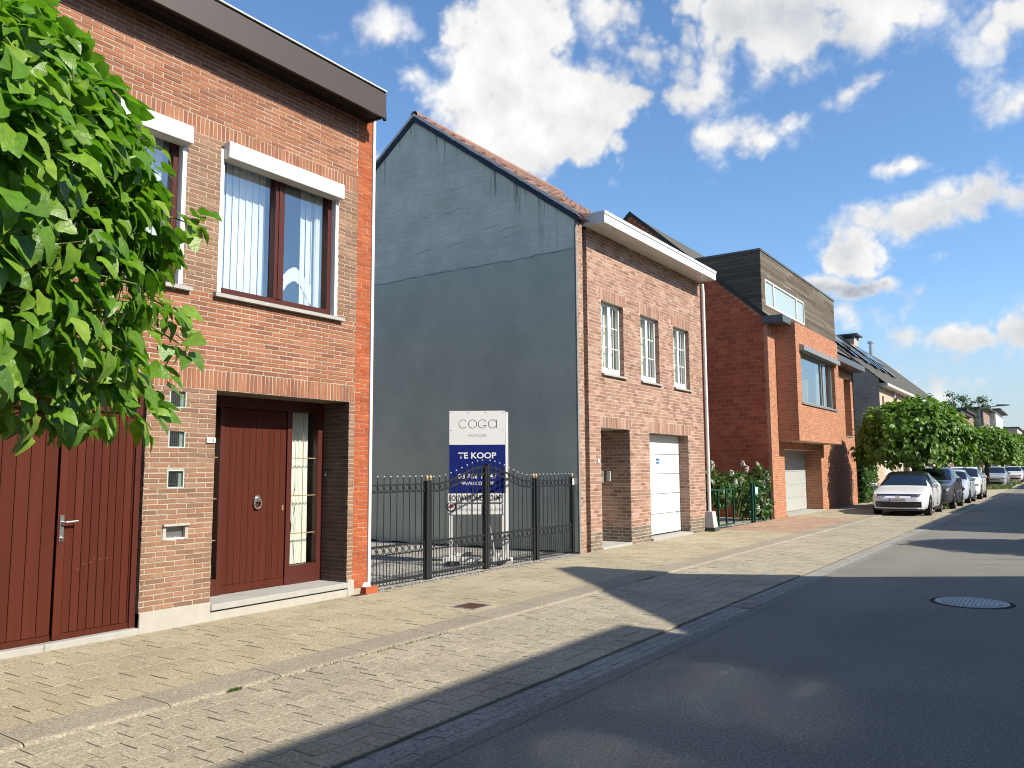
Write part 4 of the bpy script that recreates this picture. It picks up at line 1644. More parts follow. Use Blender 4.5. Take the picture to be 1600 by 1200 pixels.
# ragged render edge at the corner of the street front
mb = MB()
pts = []
for k in range(60):
    z = .02 + k * .11
    if z > 6.5:
        break
    w = .035 + .03 * mnoise.noise((z * 3.1, 0, 2)) + .02 * mnoise.noise((z * 9, 4, 2))
    pts.append((z, max(.008, w)))
for (za, wa), (zb, wb) in zip(pts, pts[1:]):
    mb.quad((X2 - .022, -.030, za), (X2 + wa, -.030, za), (X2 + wb, -.030, zb), (X2 - .022, -.030, zb))
    mb.quad((X2 - .022, .004, za), (X2 - .022, -.030, za), (X2 - .022, -.030, zb), (X2 - .022, .004, zb))
    mb.quad((X2 + wa, -.030, za), (X2 + wa, .02, za), (X2 + wb, .02, zb), (X2 + wb, -.030, zb))
mb.build('render_edge', 'render_grey', H2)

F2 = Face((0, 0, 0), (1, 0, 0), (0, -1, 0))
FY2 = 0.0
XR = 19.95
W2 = [(14.44, 15.44, 3.55, 5.06), (16.28, 17.27, 3.55, 5.05), (18.10, 19.10, 3.55, 5.05)]
G2 = (16.62, 18.88, 0.0, 2.40)
N2 = (14.33, 15.64, 0.0, 2.43)
cuts = W2 + [G2, N2]
mb = MB()
panel(mb, F2, 13.86, XR, -.05, 6.46, cuts)
for c in W2:
    reveals(mb, F2, c, .13)
reveals(mb, F2, G2, .28, sides='lrt')
reveals(mb, F2, N2, 1.15, sides='lrt')
mb.quad((N2[0], 1.15, 0), (N2[1], 1.15, 0), (N2[1], 1.15, 2.43), (N2[0], 1.15, 2.43))
FP = Face((0, -.012 + .0, 0), (1, 0, 0), (0, -1, 0))
FS = Face((13.86, 0, 0), (0, 1, 0), (-1, 0, 0))
FPR = Face((0, .17, 0), (1, 0, 0), (0, -1, 0))
mb.quad((13.41, -.012, -.05), (13.665, -.012, -.05), (13.665, -.012, 6.46), (13.41, -.012, 6.46))
mb.quad((13.665, -.012, -.05), (13.665, .17, -.05), (13.665, .17, 6.46), (13.665, -.012, 6.46))
mb.quad((13.665, .17, -.05), (13.86, .17, -.05), (13.86, .17, 6.46), (13.665, .17, 6.46))
mb.quad((13.86, .17, -.05), (13.86, 0, -.05), (13.86, 0, 6.46), (13.86, .17, 6.46))
wall2 = mb.build('wall', 'mortar_grey', H2)
L2, h2, j2 = .19, .058, .014


def sold2(a, b, z0, z1):
    return soldiers(a, b, z0, z1, .052, j2, 'brick_rose')


ch2 = 6.10 / round(6.10 / (h2 + j2))
snap = lambda z: .36 + ch2 * round((z - .36) / ch2)
lint = [(W[0] - .10, W[1] + .10, W[3], snap(W[3] + .25)) for W in W2] + [(G2[0] - .02, G2[1] + .20, 2.40, snap(2.64)), (N2[0] - .02, N2[1] + .08, 2.43, snap(2.66))]
b2 = stretchers(13.86, XR, .36, 6.46, L2, h2, j2, cuts + lint, 'brick_rose', off=.25)
b2 += stretchers(13.86, XR, .0, .36, L2, h2, j2, cuts, 'brick_plinth', off=.25)
for l in lint:
    b2 += sold2(*l)
bp = stretchers(13.41, 13.665, .0, 6.46, .12, h2, j2, [], 'brick_rose', off=.2)
bs = stretchers(.0, .17, .0, 6.46, L2, h2, j2, [], 'brick_rose', off=.2)
FN = Face((N2[1], 0, 0), (0, 1, 0), (-1, 0, 0))
bn = stretchers(.0, 1.15, .36, 2.43, L2, h2, j2, [], 'brick_rose', off=.1) + stretchers(.0, 1.15, .02, .36, L2, h2, j2, [], 'brick_plinth', off=.1)
FG = Face((G2[1], 0, 0), (0, 1, 0), (-1, 0, 0))
bg = stretchers(.0, .26, .30, 2.40, L2, h2, j2, [], 'brick_rose', off=.1) + stretchers(.0, .26, .06, .30, L2, h2, j2, [], 'brick_plinth', off=.1)
jobs = [(F2, b2), (FP, bp), (FS, bs), (FN, bn), (FG, bg)]
for W in W2:
    jobs.append((Face((W[1], 0, 0), (0, 1, 0), (-1, 0, 0)), stretchers(.0, .12, W[2], W[3], L2, h2, j2, [], 'brick_rose', off=.5)))
lay_bricks(wall2, jobs, 300, ['brick_rose', 'brick_plinth'], visible=lambda x, y: x > 916)

# shell and roof
mb = MB()
mb.quad((X2 + .02, 8.75, -.05), (XR, 8.75, -.05), (XR, 8.75, 6.3), (X2 + .02, 8.75, 6.3))
mb.build('rear_wall', 'wall_brown_brick', H2)
mb = MB()
n = 12
yy = [0 + 8.75 * i / n for i in range(n + 1)]
for i in range(n):
    mb.quad((XR, yy[i], -.05), (XR, yy[i + 1], -.05), (XR, yy[i + 1], roofz(yy[i + 1]) - .05), (XR, yy[i], roofz(yy[i]) - .05))
mb.build('far_gable', 'wall_brown_brick', H2)
mb = MB()
mb.quad((X2 + .01, -.1, roofz(-.1) - .03), (XR, -.1, roofz(-.1) - .03), (XR, 4.2, 9.66), (X2 + .01, 4.2, 9.66))
mb.quad((X2 + .01, 4.2, 9.66), (XR, 4.2, 9.66), (XR, 8.85, roofz(8.85) - .03), (X2 + .01, 8.85, roofz(8.85) - .03))
roof2 = mb.build('roof', 'roof_dark', H2)
# pantiles: every roll is a piece
ang = math.atan(.735)
tl, tw = .345, .25
us = Vector((0, math.cos(ang), math.sin(ang)))
nn = Vector((0, -math.sin(ang), math.cos(ang)))
v, f = [], []
K = 6
for s_ in (0, 1):
    for i in range(K + 1):
        t = i / K
        h = .055 * math.sin(math.pi * min(1, t / .62)) if t < .62 else -.012 * math.sin(math.pi * (t - .62) / .38)
        p = Vector((t * tw, 0, 0)) + us * (s_ * tl * 1.06) + nn * (h + (.035 if s_ == 0 else .008))
        v.append(tuple(p))
for i in range(K + 1):
    p = Vector(v[i]) - nn * .018
    v.append(tuple(p))
f = [(i, i + 1, K + 2 + i, K + 1 + i) for i in range(K)] + [(2 * K + 2 + i, 2 * K + 3 + i, i + 1, i) for i in range(K)]
tile = MB().add(v, f)
tme = tile.mesh('roof_tile', 'roof_tile')
# verge tiles: full rolls whose butt ends stand proud of the course below
vv_, K2 = [], 8
for s_ in (0, 1):
    for i in range(K2 + 1):
        t = math.pi * i / K2
        p = Vector((.10 - .10 * math.cos(t) - .06, 0, 0)) + us * (s_ * tl * 1.05) + nn * (.085 * math.sin(t) + (.075 if s_ == 0 else .02))
        vv_.append(tuple(p))
vf_ = [(i, i + 1, K2 + 2 + i, K2 + 1 + i) for i in range(K2)] + [tuple(range(K2, -1, -1))]
vme = MB().add(vv_, vf_).mesh('verge_tile', 'roof_tile')
stuff = MB()
rows, cols = 16, 26
for r_ in range(rows):
    for c_ in range(cols):
        base = Vector((X2 + .035 + c_ * .2485, -.16, roofz(-.16) + .0)) + us * (r_ * tl) + nn * rnd.uniform(-.034, -.024)
        if c_ < 2:
            o_ = place('roof_tile', vme if c_ == 0 else tme, roof2, base)
        else:
            stuff.add([tuple(Vector(q) + base) for q in v], f)
stuff.build('tile_field', 'roof_tile', roof2, kind='stuff')
mb = MB()
mb.tube([(X2 - .03, 4.2, 9.72), (XR, 4.2, 9.72)], .11, 8)
mb.build('ridge_tile', 'roof_tile', roof2)
# verge: lead-coloured flashing and cement bedding with uneven edges
for nm, mt, d0, d1, xo in (('verge_flashing', 'flashing', -.115, .015, -.035), ('verge_bedding', 'cement_edge', .02, .085, -.05)):
    mb = MB()
    KK = 50
    for i in range(KK):
        a, b = -.12 + 9.0 * i / KK, -.12 + 9.0 * (i + 1) / KK
        if a < 4.2 < b:
            b_ = 4.2
        q = []
        for y in (a, b):
            w0 = d0 + .018 * mnoise.noise((y * 2.6, d0 * 9, 1))
            w1 = d1 + .014 * mnoise.noise((y * 4.1, d1 * 9, 6))
            q.append((roofz(y) + w0, roofz(y) + w1))
        mb.quad((X2 + xo, a, q[0][0]), (X2 + xo, b, q[1][0]), (X2 + xo, b, q[1][1]), (X2 + xo, a, q[0][1]))
        mb.quad((X2 + xo, a, q[0][1]), (X2 + xo, b, q[1][1]), (X2 + .10, b, q[1][1] - .01), (X2 + .10, a, q[0][1] - .01))
        mb.quad((X2 + xo, b, q[1][0]), (X2 + xo, a, q[0][0]), (X2 + .01, a, q[0][0]), (X2 + .01, b, q[1][0]))
    mb.build(nm, mt, H2)
# white eaves
mb = MB()
mb.box(13.70, 19.80, -.505, -.485, 6.425, 6.62)
mb.box(13.685, 19.815, -.52, -.485, 6.60, 6.665)
mb.box(13.70, 13.72, -.485, .04, 6.425, 6.62)
mb.box(13.69, 13.71, -.50, .04, 6.61, 6.66)
mb.box(19.78, 19.80, -.485, .3, 6.425, 6.62)
mb.build('eaves_fascia', 'white_pvc', H2)
mb = MB()
mb.box(13.70, 19.80, -.485, .6, 6.63, 6.645)
mb.build('eaves_top', 'white_old', H2)
for k in range(62):
    pass
sfm = MB().bbox(-.046, .046, -.485, .0, 6.45, 6.462, b=.003).mesh('soffit_board', 'white_pvc')
for k in range(64):
    place('soffit_board', sfm, H2, (13.77 + k * .095, 0, .0))


# windows of the rose house
def h2_window(c, i):
    x0, x1, z0, z1 = c
    y = .10
    mb = MB()
    mb.frame(x0, x1, z0 + .02, z1, y, y + .07, .055, wb=.12)
    xm = (x0 + x1) / 2
    mb.box(xm - .055, xm + .055, y - .012, y + .06, z0 + .14, z1 - .055)
    w = mb.build('window', 'white_pvc', H2)
    w['label'] = 'white window with glazing bars, %s from the grey gable' % ('first', 'second', 'third')[i]
    for a, b in ((x0 + .055, xm - .055), (xm + .055, x1 - .055)):
        mb = MB()
        mb.quad((a, y + .04, z0 + .14), (b, y + .04, z0 + .14), (b, y + .04, z1 - .055), (a, y + .04, z1 - .055))
        mb.build('pane', 'glass_clear', w)
        for q in range(1, 3):
            zz = z0 + .14 + (z1 - z0 - .195) * q / 3
            box('glazing_bar', 'white_pvc', w, a, b, y + .022, y + .038, zz - .011, zz + .011)
        box('glazing_bar', 'white_pvc', w, (a + b) / 2 - .011, (a + b) / 2 + .011, y + .0215, y + .0375, z0 + .14, z1 - .055)
    mb = MB()
    mb.prism([(-.06, z0 - .05), (-.06, z0 - .012), (.10, z0 + .02), (.10, z0 - .05)], 'x', x0 - .03, x1 + .06)
    mb.build('sill', 'bluestone', w)
    room(H2, x0, x1, z0, z1, y + .08, 1.8, 'interior_light')
    pleats(x0 + .03, x0 + .52, z0, z1, y + .17, .018, 6, 'curtain', w, seed=20 + i)
    pleats(x1 - .47, x1 - .03, z0, z1, y + .17, .018, 6, 'curtain', w, seed=30 + i)


for i, c in enumerate(W2):
    h2_window(c, i)
# garage door in horizontal panels
gd2 = MB().box(G2[0], G2[1], .285, .32, .08, 2.42).build('garage_door', 'plastic_grey', H2)
gp = MB()
nz = 5
for k in range(nz):
    a = .085 + k * .463
    b = min(2.40, a + .449)
    mb = MB()
    mb.prism([(.262, a), (.258, a + .006), (.258, (a + b) / 2 - .006), (.264, (a + b) / 2), (.258, (a + b) / 2 + .006), (.258, b - .006), (.262, b), (.285, b), (.285, a)], 'x', G2[0] + .005, G2[1] - .005)
    mb.build('door_panel', 'white_pvc', gd2)
st2 = box('sticker', 'sticker_blue', gd2, 17.50, 17.70, .2565, .2575, 1.71, 1.83)
box('sticker_band', 'ink_white', st2, 17.515, 17.685, .2555, .2563, 1.75, 1.775)
mb = MB()
mb.cyl((18.70, .25, .54), (18.70, .258, .54), .025, n=10)
mb.build('lock', 'aluminium', gd2)
box('garage_threshold', 'concrete', H2, G2[0] - .02, G2[1] + .02, -.06, .30, -.02, .055, b=.006)
box('porch_slab', 'bluestone', H2, N2[0] + .005, N2[1] - .005, -.02, 1.14, -.02, .05, b=.006)
# porch: intercom, letter box, number
ic2 = MB().bbox(15.60, 15.632, .62, .80, 1.30, 1.56, b=.004).build('intercom', 'aluminium', H2)
MB().bbox(15.594, 15.602, .66, .70, 1.43, 1.50, b=.001).build('intercom_grille', 'plastic_dark', ic2)
MB().bbox(15.58, 15.632, .46, .54, 1.33, 1.54, b=.004).build('letter_box', 'plastic_grey', H2)
MB().bbox(14.16, 14.24, -.02, -.006, 1.72, 1.80, b=.002).build('number_plate', 'white_pvc', H2)
MB().box(N2[0] + .03, N2[1] - .15, 1.10, 1.14, .05, 2.3).build('porch_door', 'white_pvc', H2)
# downpipe with its cover box
mb = MB()
mb.tube([(19.98, -.06, 6.42), (19.98, -.075, 6.2), (19.98, -.075, .35)], .042, 10)
dp = mb.build('downpipe', 'white_pvc', H2, smooth=True)
for z in (1.6, 3.4, 5.2):
    MB().lathe([(.044, 0), (.049, .004), (.049, .03), (.044, .034)], (19.98, -.075, z), 10).build('pipe_bracket', 'white_old', dp)
pb2 = thing('pipe_cover', 'small grey metal cover box on a dark foot around the base of the downpipe', 'box', (19.95, -.1, 0))
mb = MB()
mb.add([(19.80, -.24, .10), (20.10, -.24, .10), (20.10, .02, .10), (19.80, .02, .10), (19.83, -.19, .50), (20.07, -.19, .50), (20.07, .02, .50), (19.83, .02, .50)], [(0, 3, 2, 1), (4, 5, 6, 7), (0, 1, 5, 4), (1, 2, 6, 5), (2, 3, 7, 6), (3, 0, 4, 7)])
mb.build('housing', 'plastic_grey', pb2)
MB().box(19.82, 20.14, -.26, .02, -.01, .10).build('foot', 'plastic_dark', pb2)

# ------------------------------------------------------------------ leaves: shared helpers
def leaf_geo(L, W_, fold=.25, droop=.25, lobes=True, seg=4, wave=0.0, seed=1):
    """a heart-shaped leaf along +x from its stalk end, folded along the midrib, its margin waved"""
    r = random.Random(seed)
    prof = [(0.0, .10), (.02, .62), (.16, .95), (.34, 1.0), (.56, .86), (.80, .52), (1.0, .06)] if lobes else [(0, .0), (.3, .9), (.6, .8), (1, 0)]
    v, f = [], []
    for k, (t, w) in enumerate(prof):
        x = t * L - (.05 * L if lobes and t == .02 else 0)
        z = -droop * L * t * t
        w1, w2 = w * (1 + (r.uniform(-.16, .16) if wave else 0)), w * (1 + (r.uniform(-.16, .16) if wave else 0))
        y, y2 = w1 * W_ / 2, w2 * W_ / 2
        a, b = wave * r.uniform(-1, 1) * L * min(1, w * 1.5), wave * r.uniform(-1, 1) * L * min(1, w * 1.5)
        v += [(x, -y, z + fold * y + a), (t * L, 0, z + wave * r.uniform(-.3, .3) * L * (0 < t < 1)), (x, y2, z + fold * y2 + b)]
    n = len(prof)
    for i in range(n - 1):
        f += [(3 * i, 3 * i + 3, 3 * i + 4, 3 * i + 1), (3 * i + 1, 3 * i + 4, 3 * i + 5, 3 * i + 2)]
    return v, f


def leaf_matrix(p, direction, normal, roll=0.0, s=1.0):
    d = Vector(direction).normalized()
    n = Vector(normal)
    n = (n - d * n.dot(d))
    if n.length < 1e-4:
        n = d.orthogonal()
    n.normalize()
    y = n.cross(d)
    m = Matrix(((d.x, y.x, n.x, p[0]), (d.y, y.y, n.y, p[1]), (d.z, y.z, n.z, p[2]), (0, 0, 0, 1)))
    return m @ Matrix.Rotation(roll, 4, 'X') @ Matrix.Scale(s, 4)


def rdir(r):
    while True:
        v = Vector((r.uniform(-1, 1), r.uniform(-1, 1), r.uniform(-1, 1)))
        if .05 < v.length < 1:
            return v.normalized()


class Crown:
    """collects leaf placements; biggest in view become objects, the rest one mesh"""
    def __init__(s, variants, mat):
        s.va, s.mat = variants, mat
        s.items = []

    def put(s, mtx, q):
        s.items.append((mtx, q))

    def build(s, parent, name, n_obj=0, leafname='leaf', mats=None):
        pick = set()
        if n_obj:
            rank = []
            for i, (m, q) in enumerate(s.items):
                p = m.translation
                px = to_px(p)
                if px and -20 < px[0] < 1620 and -20 < px[1] < 1220:
                    nrm = Vector((m[0][2], m[1][2], m[2][2])).normalized()
                    rank.append((-abs(nrm.dot((CAM_P - p).normalized())) / px[2] ** 2, i))
            rank.sort()
            pick = set(i for _, i in rank[:n_obj])
            mes = [MB().add(v, f).mesh('leaf', s.mat) for v, f in s.va]
            for me in mes:
                me.polygons.foreach_set('use_smooth', [True] * len(me.polygons))
            for i in pick:
                m, q = s.items[i]
                o = bpy.data.objects.new(leafname, mes[q])
                o.matrix_basis = m
                link(o, parent, m)
        vs, fs, base = [], [], 0
        arr = [np.array([list(p) + [1.0] for p in v]) for v, f in s.va]
        out_v, out_f = [], []
        for i, (m, q) in enumerate(s.items):
            if i in pick:
                continue
            P_ = arr[q] @ np.array(m).T
            out_v.append(P_[:, :3])
            out_f.extend([tuple(k + base for k in f) for f in s.va[q][1]])
            base += len(P_)
        me = bpy.data.meshes.new(name)
        me.from_pydata(np.concatenate(out_v).tolist(), [], out_f)
        me.materials.append(MATS[s.mat])
        me.polygons.foreach_set('use_smooth', [True] * len(me.polygons))
        me.update()
        o = bpy.data.objects.new(name, me)
        link(o, parent)
        o['kind'] = 'stuff'
        return o


def bush(crown, r, c, rad, n, size, out=.7, shell=.55, hang=.2):
    """leaves through an ellipsoid, denser towards its skin"""
    for i in range(n):
        d = rdir(r)
        t = (shell + (1 - shell) * r.random()) * (1 + .18 * mnoise.noise(d * 2.3 + Vector(c)))
        p = Vector((c[0] + d.x * rad[0] * t, c[1] + d.y * rad[1] * t, c[2] + d.z * rad[2] * t))
        dr = (d * out + rdir(r) * .6 + Vector((0, 0, -hang))).normalized()
        nm = (d + Vector((0, 0, .6)) + rdir(r) * .6).normalized()
        crown.put(leaf_matrix(p, dr, nm, s=size * r.uniform(.7, 1.25)), r.randrange(len(crown.va)))


# ------------------------------------------------------------------ gap with the green gate
gap = sheet('gravel_path', 'gravel', 20.0, 25.7, .03, 12, .004)
GF = thing('green_gate', 'low green metal gate with two uprights beside the white downpipe', 'gate', (21.1, .0, 0))
for x0, x1, z0, z1 in ((20.14, 22.0, 1.0, 1.04), (20.14, 22.0, .06, .10)):
    box('rail', 'green_paint', GF, x0, x1, -.02, .02, z0, z1)
for x in (20.14, 20.78, 21.38, 21.96):
    box('upright', 'green_paint', GF, x, x + .045, -.022, .022, .05, 1.03)
GP = thing('green_fence', 'green post and wire fence with a pale blue notice in front of the hydrangea', 'fence', (23.9, 0, 0))
box('post', 'green_paint', GP, 23.55, 23.62, -.03, .04, 0, 1.16)
box('post', 'green_paint', GP, 23.75, 23.80, -.03, .04, 0, 1.16)
box('post', 'green_paint', GP, 25.30, 25.34, -.03, .03, 0, .98)
for k in range(6):
    box('wire', 'green_paint', GP, 23.8, 25.3, -.006, .006, .12 + k * .17, .13 + k * .17)
box('notice', 'sticker_light', GP, 23.78, 24.02, -.045, -.035, .82, 1.03)
BS = thing('slat_fence', 'dark green slatted screen standing behind the green gate', 'fence', (22, 1.3, 0))
for k in range(15):
    box('slat', 'green_slat', BS, 20.05, 23.4, 1.28, 1.30, .08 + k * .066, .125 + k * .066)
for x in (20.1, 22.2, 23.4):
    box('post', 'green_slat', BS, x, x + .06, 1.30, 1.36, 0, 1.1)
box('cap_rail', 'green_slat', BS, 20.05, 23.46, 1.26, 1.34, 1.09, 1.14)

HY = thing('hydrangea', 'white flowering hydrangea bush growing over the green fence', 'bush', (24.4, .35, 0))
rh = random.Random(3)
cr_ = Crown([leaf_geo(.13, .085, .2, .3), leaf_geo(.11, .07, .3, .45)], 'leaf_shrub')
for c, rad, n in (((24.5, .45, .75), (.75, .45, .62), 520), ((25.05, .2, 1.25), (.32, .3, .42), 170), ((23.6, .55, 1.15), (.45, .35, .35), 170), ((22.9, .7, .95), (.42, .35, .5), 200), ((22.6, .85, 1.35), (.2, .2, .22), 50), ((24.9, .15, .45), (.45, .3, .45), 160)):
    bush(cr_, rh, c, rad, n, 1.25)
cr_.build(HY, 'foliage')
mb = MB()
for k in range(14):
    x = rh.uniform(23.4, 25.0)
    mb.tube([(x, .5, 0), (x + rh.uniform(-.2, .2), .5 + rh.uniform(-.2, .2), .7), (x + rh.uniform(-.4, .4), .4 + rh.uniform(-.3, .3), 1.25)], .008, 5)
mb.build('stem', 'twig', HY, kind='stuff')
heads = [(22.55, .8, 1.62), (23.35, .5, 1.33), (23.2, .35, 1.08), (24.05, .4, 1.62), (24.15, .3, 1.46), (23.6, .3, 1.18), (25.05, .0, 1.30), (25.15, -.02, 1.12), (25.0, .05, 1.02), (25.25, .1, .86), (22.7, .55, .80), (24.2, .1, .82), (24.55, .05, .58), (24.7, .0, .48), (25.1, .0, .44), (25.3, .1, .34), (24.1, .0, .30)]
for hx, hy, hz in heads:
    mb = MB()
    for q in range(70):
        t = rh.random() ** .7
        a = rh.uniform(0, 6.28)
        rr = .075 * (1 - t) ** .6 + .01
        p = Vector((hx + rr * math.cos(a), hy + rr * math.sin(a), hz + t * .2))
        s = .022
        u = rdir(rh)
        w = u.orthogonal().normalized()
        mb.quad(tuple(p + u * s), tuple(p + w * s), tuple(p - u * s), tuple(p - w * s))
    mb.build('flower_head', 'petal', HY)

# ------------------------------------------------------------------ red block house with timber dormer
H3 = thing('modern_house', 'orange brick house with red block gable, timber dormer and projecting bay window', 'house', (31, 4, 0))
X3, X3R = 25.7, 37.95


def roof3(y):
    return 6.45 + .905 * y if y < 4.75 else 6.45 + .905 * (9.5 - y)


FG3 = Face((X3, 0, 0), (0, 1, 0), (-1, 0, 0))
mb = MB()
K = 24
for i in range(K):
    a, b = 9.5 * i / K, 9.5 * (i + 1) / K
    mb.quad((X3, b, -.05), (X3, a, -.05), (X3, a, roof3(a)), (X3, b, roof3(b)))
g3 = mb.build('gable_wall', 'mortar_block', H3)
bb = []
for b in stretchers(.10, 9.5, .0, 10.7, .285, .136, .013, [], 'block_red', off=.1):
    top = min(roof3(b[0]), roof3(b[1])) - .02
    if b[2] < top - .03:
        bb.append((b[0], b[1], b[2], min(b[3], top), b[4]))
lay_bricks(g3, [(FG3, bb)], 300, ['block_red'], name='block', visible=lambda x, y: 1100 < x < 1212 and y < 790)
F3 = Face((0, 0, 0), (1, 0, 0), (0, -1, 0))
GR3 = (27.05, 31.86, 0, 2.22)
TALL = (36.25, 37.55, 2.92, 5.45)
mb = MB()
panel(mb, F3, X3, X3R, -.05, 6.35, [GR3, TALL])
reveals(mb, F3, GR3, .62, sides='lrt')
reveals(mb, F3, TALL, .75)
mb.quad((TALL[0], .75, TALL[2]), (TALL[1], .75, TALL[2]), (TALL[1], .75, TALL[3]), (TALL[0], .75, TALL[3]))
w3 = mb.build('wall', 'mortar_coral', H3)
BX0, BX1, BY, BZ0, BZ1 = 26.5, 32.35, -.66, 2.46, 6.33
WB = (27.02, 31.72, 3.72, 5.50)
FB = Face((0, BY, 0), (1, 0, 0), (0, -1, 0))
FBL = Face((BX0, BY, 0), (0, 1, 0), (-1, 0, 0))
mb = MB()
panel(mb, FB, BX0, BX1, BZ0, BZ1, [WB])
reveals(mb, FB, WB, .2)
mb.quad((BX0, 0, BZ0), (BX0, BY, BZ0), (BX0, BY, BZ1), (BX0, 0, BZ1))
mb.quad((BX1, BY, BZ0), (BX1, 0, BZ0), (BX1, 0, BZ1), (BX1, BY, BZ1))
mb.quad((BX0, BY, BZ1), (BX1, BY, BZ1), (BX1, .1, BZ1), (BX0, .1, BZ1))
mb.quad((BX0, 0, BZ0), (BX1, 0, BZ0), (BX1, BY, BZ0), (BX0, BY, BZ0))
bay = mb.build('bay', 'mortar_coral', H3)
L3, h3, j3 = .21, .048, .010
b3 = stretchers(X3, X3R, 0, 6.35, L3, h3, j3, [GR3, TALL, (BX0, BX1, BZ0, BZ1)], 'brick_coral')
bgar = stretchers(0, .60, 0.03, 2.24, L3, h3, j3, [], 'brick_coral')
btal = stretchers(0, .74, TALL[2], TALL[3], L3, h3, j3, [], 'brick_coral')
lay_bricks(w3, [(F3, b3), (Face((GR3[1], 0, 0), (0, 1, 0), (-1, 0, 0)), bgar), (Face((TALL[1], 0, 0), (0, 1, 0), (-1, 0, 0)), btal)], 0, ['brick_coral'], jit=.003)
bbay = stretchers(BX0, BX1, BZ0, BZ1, L3, h3, j3, [WB], 'brick_coral')
bbl = stretchers(0, -BY, BZ0, BZ1, L3, h3, j3, [], 'brick_coral')
lay_bricks(bay, [(FB, bbay), (FBL, bbl), (Face((WB[1], BY, 0), (0, 1, 0), (-1, 0, 0)), stretchers(0, .18, WB[2], WB[3], L3, h3, j3, [], 'brick_coral'))], 0, ['brick_coral'], jit=.003)
# bay window
mb = MB()
mb.frame(WB[0], WB[1] - .0, WB[2], WB[3], BY + .12, BY + .20, .09)
for x in (27.55, 30.2, 30.45):
    mb.box(x - .045, x + .045, BY + .13, BY + .19, WB[2] + .09, WB[3] - .09)
bw = mb.build('bay_window', 'alu_matt', H3)
for a, b in ((27.11, 27.505), (27.595, 30.155), (30.495, 31.63)):
    mb = MB()
    mb.quad((a, BY + .165, WB[2] + .09), (b, BY + .165, WB[2] + .09), (b, BY + .165, WB[3] - .09), (a, BY + .165, WB[3] - .09))
    mb.build('pane', 'glass_dark', bw)
mb = MB()
mb.prism([(BY - .16, WB[3] - .06), (BY - .16, WB[3] + .10), (BY - .02, WB[3] + .16), (BY + .1, WB[3] + .16), (BY + .1, WB[3] - .06)], 'x', WB[0] - .12, WB[1] + .3)
mb.build('blind_housing', 'alu_matt', bw)
mb = MB()
mb.box(WB[0] - .06, WB[1] + .08, BY - .05, BY + .12, WB[2] - .05, WB[2] + .012)
mb.build('sill', 'alu_matt', bw)
room(H3, WB[0], WB[1], WB[2], WB[3], BY + .22, 2.5, 'interior_light')
pleats(30.5, 31.7, 3.75, 5.45, BY + .4, .03, 8, 'curtain', bw, seed=9)
# garage door
g3d = MB().box(GR3[0], GR3[1], .62, .66, .03, 2.24).build('garage_door', 'plastic_grey', H3)
M('garage_grey', (.46, .47, .45), rough=.5, var=.04)
for k in range(4):
    a = .05 + k * .47
    box('door_panel', 'garage_grey', g3d, GR3[0] + .005, GR3[1] - .005, .595, .62, a, a + .464)
box('door_panel', 'garage_grey', g3d, GR3[0] + .005, GR3[1] - .005, .595, .62, 1.93, 2.24)
box('garage_threshold', 'concrete', H3, GR3[0] - .02, GR3[1] + .02, -.06, .62, -.02, .03)
# gutters, roof, dormer
for a, b, nm in ((X3 - .14, BX0 - .02, 'gutter_end'), (32.37, X3R + .12, 'gutter_box')):
    mb = MB()
    mb.box(a, b, -.55, .1, 6.22 if a < 30 else 5.78, 6.45 if a < 30 else 6.02)
    mb.build(nm, 'grey_metal', H3)
mb = MB()
mb.quad((X3, -.05, 6.42), (X3R, -.05, 6.42), (X3R, 4.75, 10.76), (X3, 4.75, 10.76))
mb.quad((X3, 4.75, 10.76), (X3R, 4.75, 10.76), (X3R, 9.6, 6.4), (X3, 9.6, 6.4))
mb.quad((X3R, -.05, -.05), (X3R, 9.5, -.05), (X3R, 9.5, 6.45), (X3R, -.05, 6.45))
mb.quad((X3, 9.5, -.05), (X3R, 9.5, -.05), (X3R, 9.5, 6.45), (X3, 9.5, 6.45))
mb.add([(X3R, 0, 6.4), (X3R, 9.5, 6.4), (X3R, 4.75, 10.7)], [(0, 1, 2)])
mb.build('roof', 'slate_roof', H3)
mb = MB()
for i in range(K):
    a, b = -.1 + 9.7 * i / K, -.1 + 9.7 * (i + 1) / K
    mb.quad((X3 - .05, a, roof3(a) - .09), (X3 - .05, b, roof3(b) - .09), (X3 - .05, b, roof3(b) + .09), (X3 - .05, a, roof3(a) + .09))
    mb.quad((X3 - .05, a, roof3(a) + .09), (X3 - .05, b, roof3(b) + .09), (X3 + .12, b, roof3(b) + .07), (X3 + .12, a, roof3(a) + .07))
    mb.quad((X3 - .05, b, roof3(b) - .09), (X3 - .05, a, roof3(a) - .09), (X3 + .01, a, roof3(a) - .09), (X3 + .01, b, roof3(b) - .09))
mb.build('verge_board', 'roof_dark', H3)
DX0, DX1, DY, DZ0, DZ1 = 26.25, 36.5, .3, 6.45, 8.83
dm = MB().box(DX0 + .03, DX1 - .03, DY + .03, 3.1, DZ0, DZ1 - .03).build('dormer', 'cedar_grey', H3)
nb = 19
ph = (DZ1 - DZ0) / nb
WD = (26.62, 31.5, 7.02, 7.93)
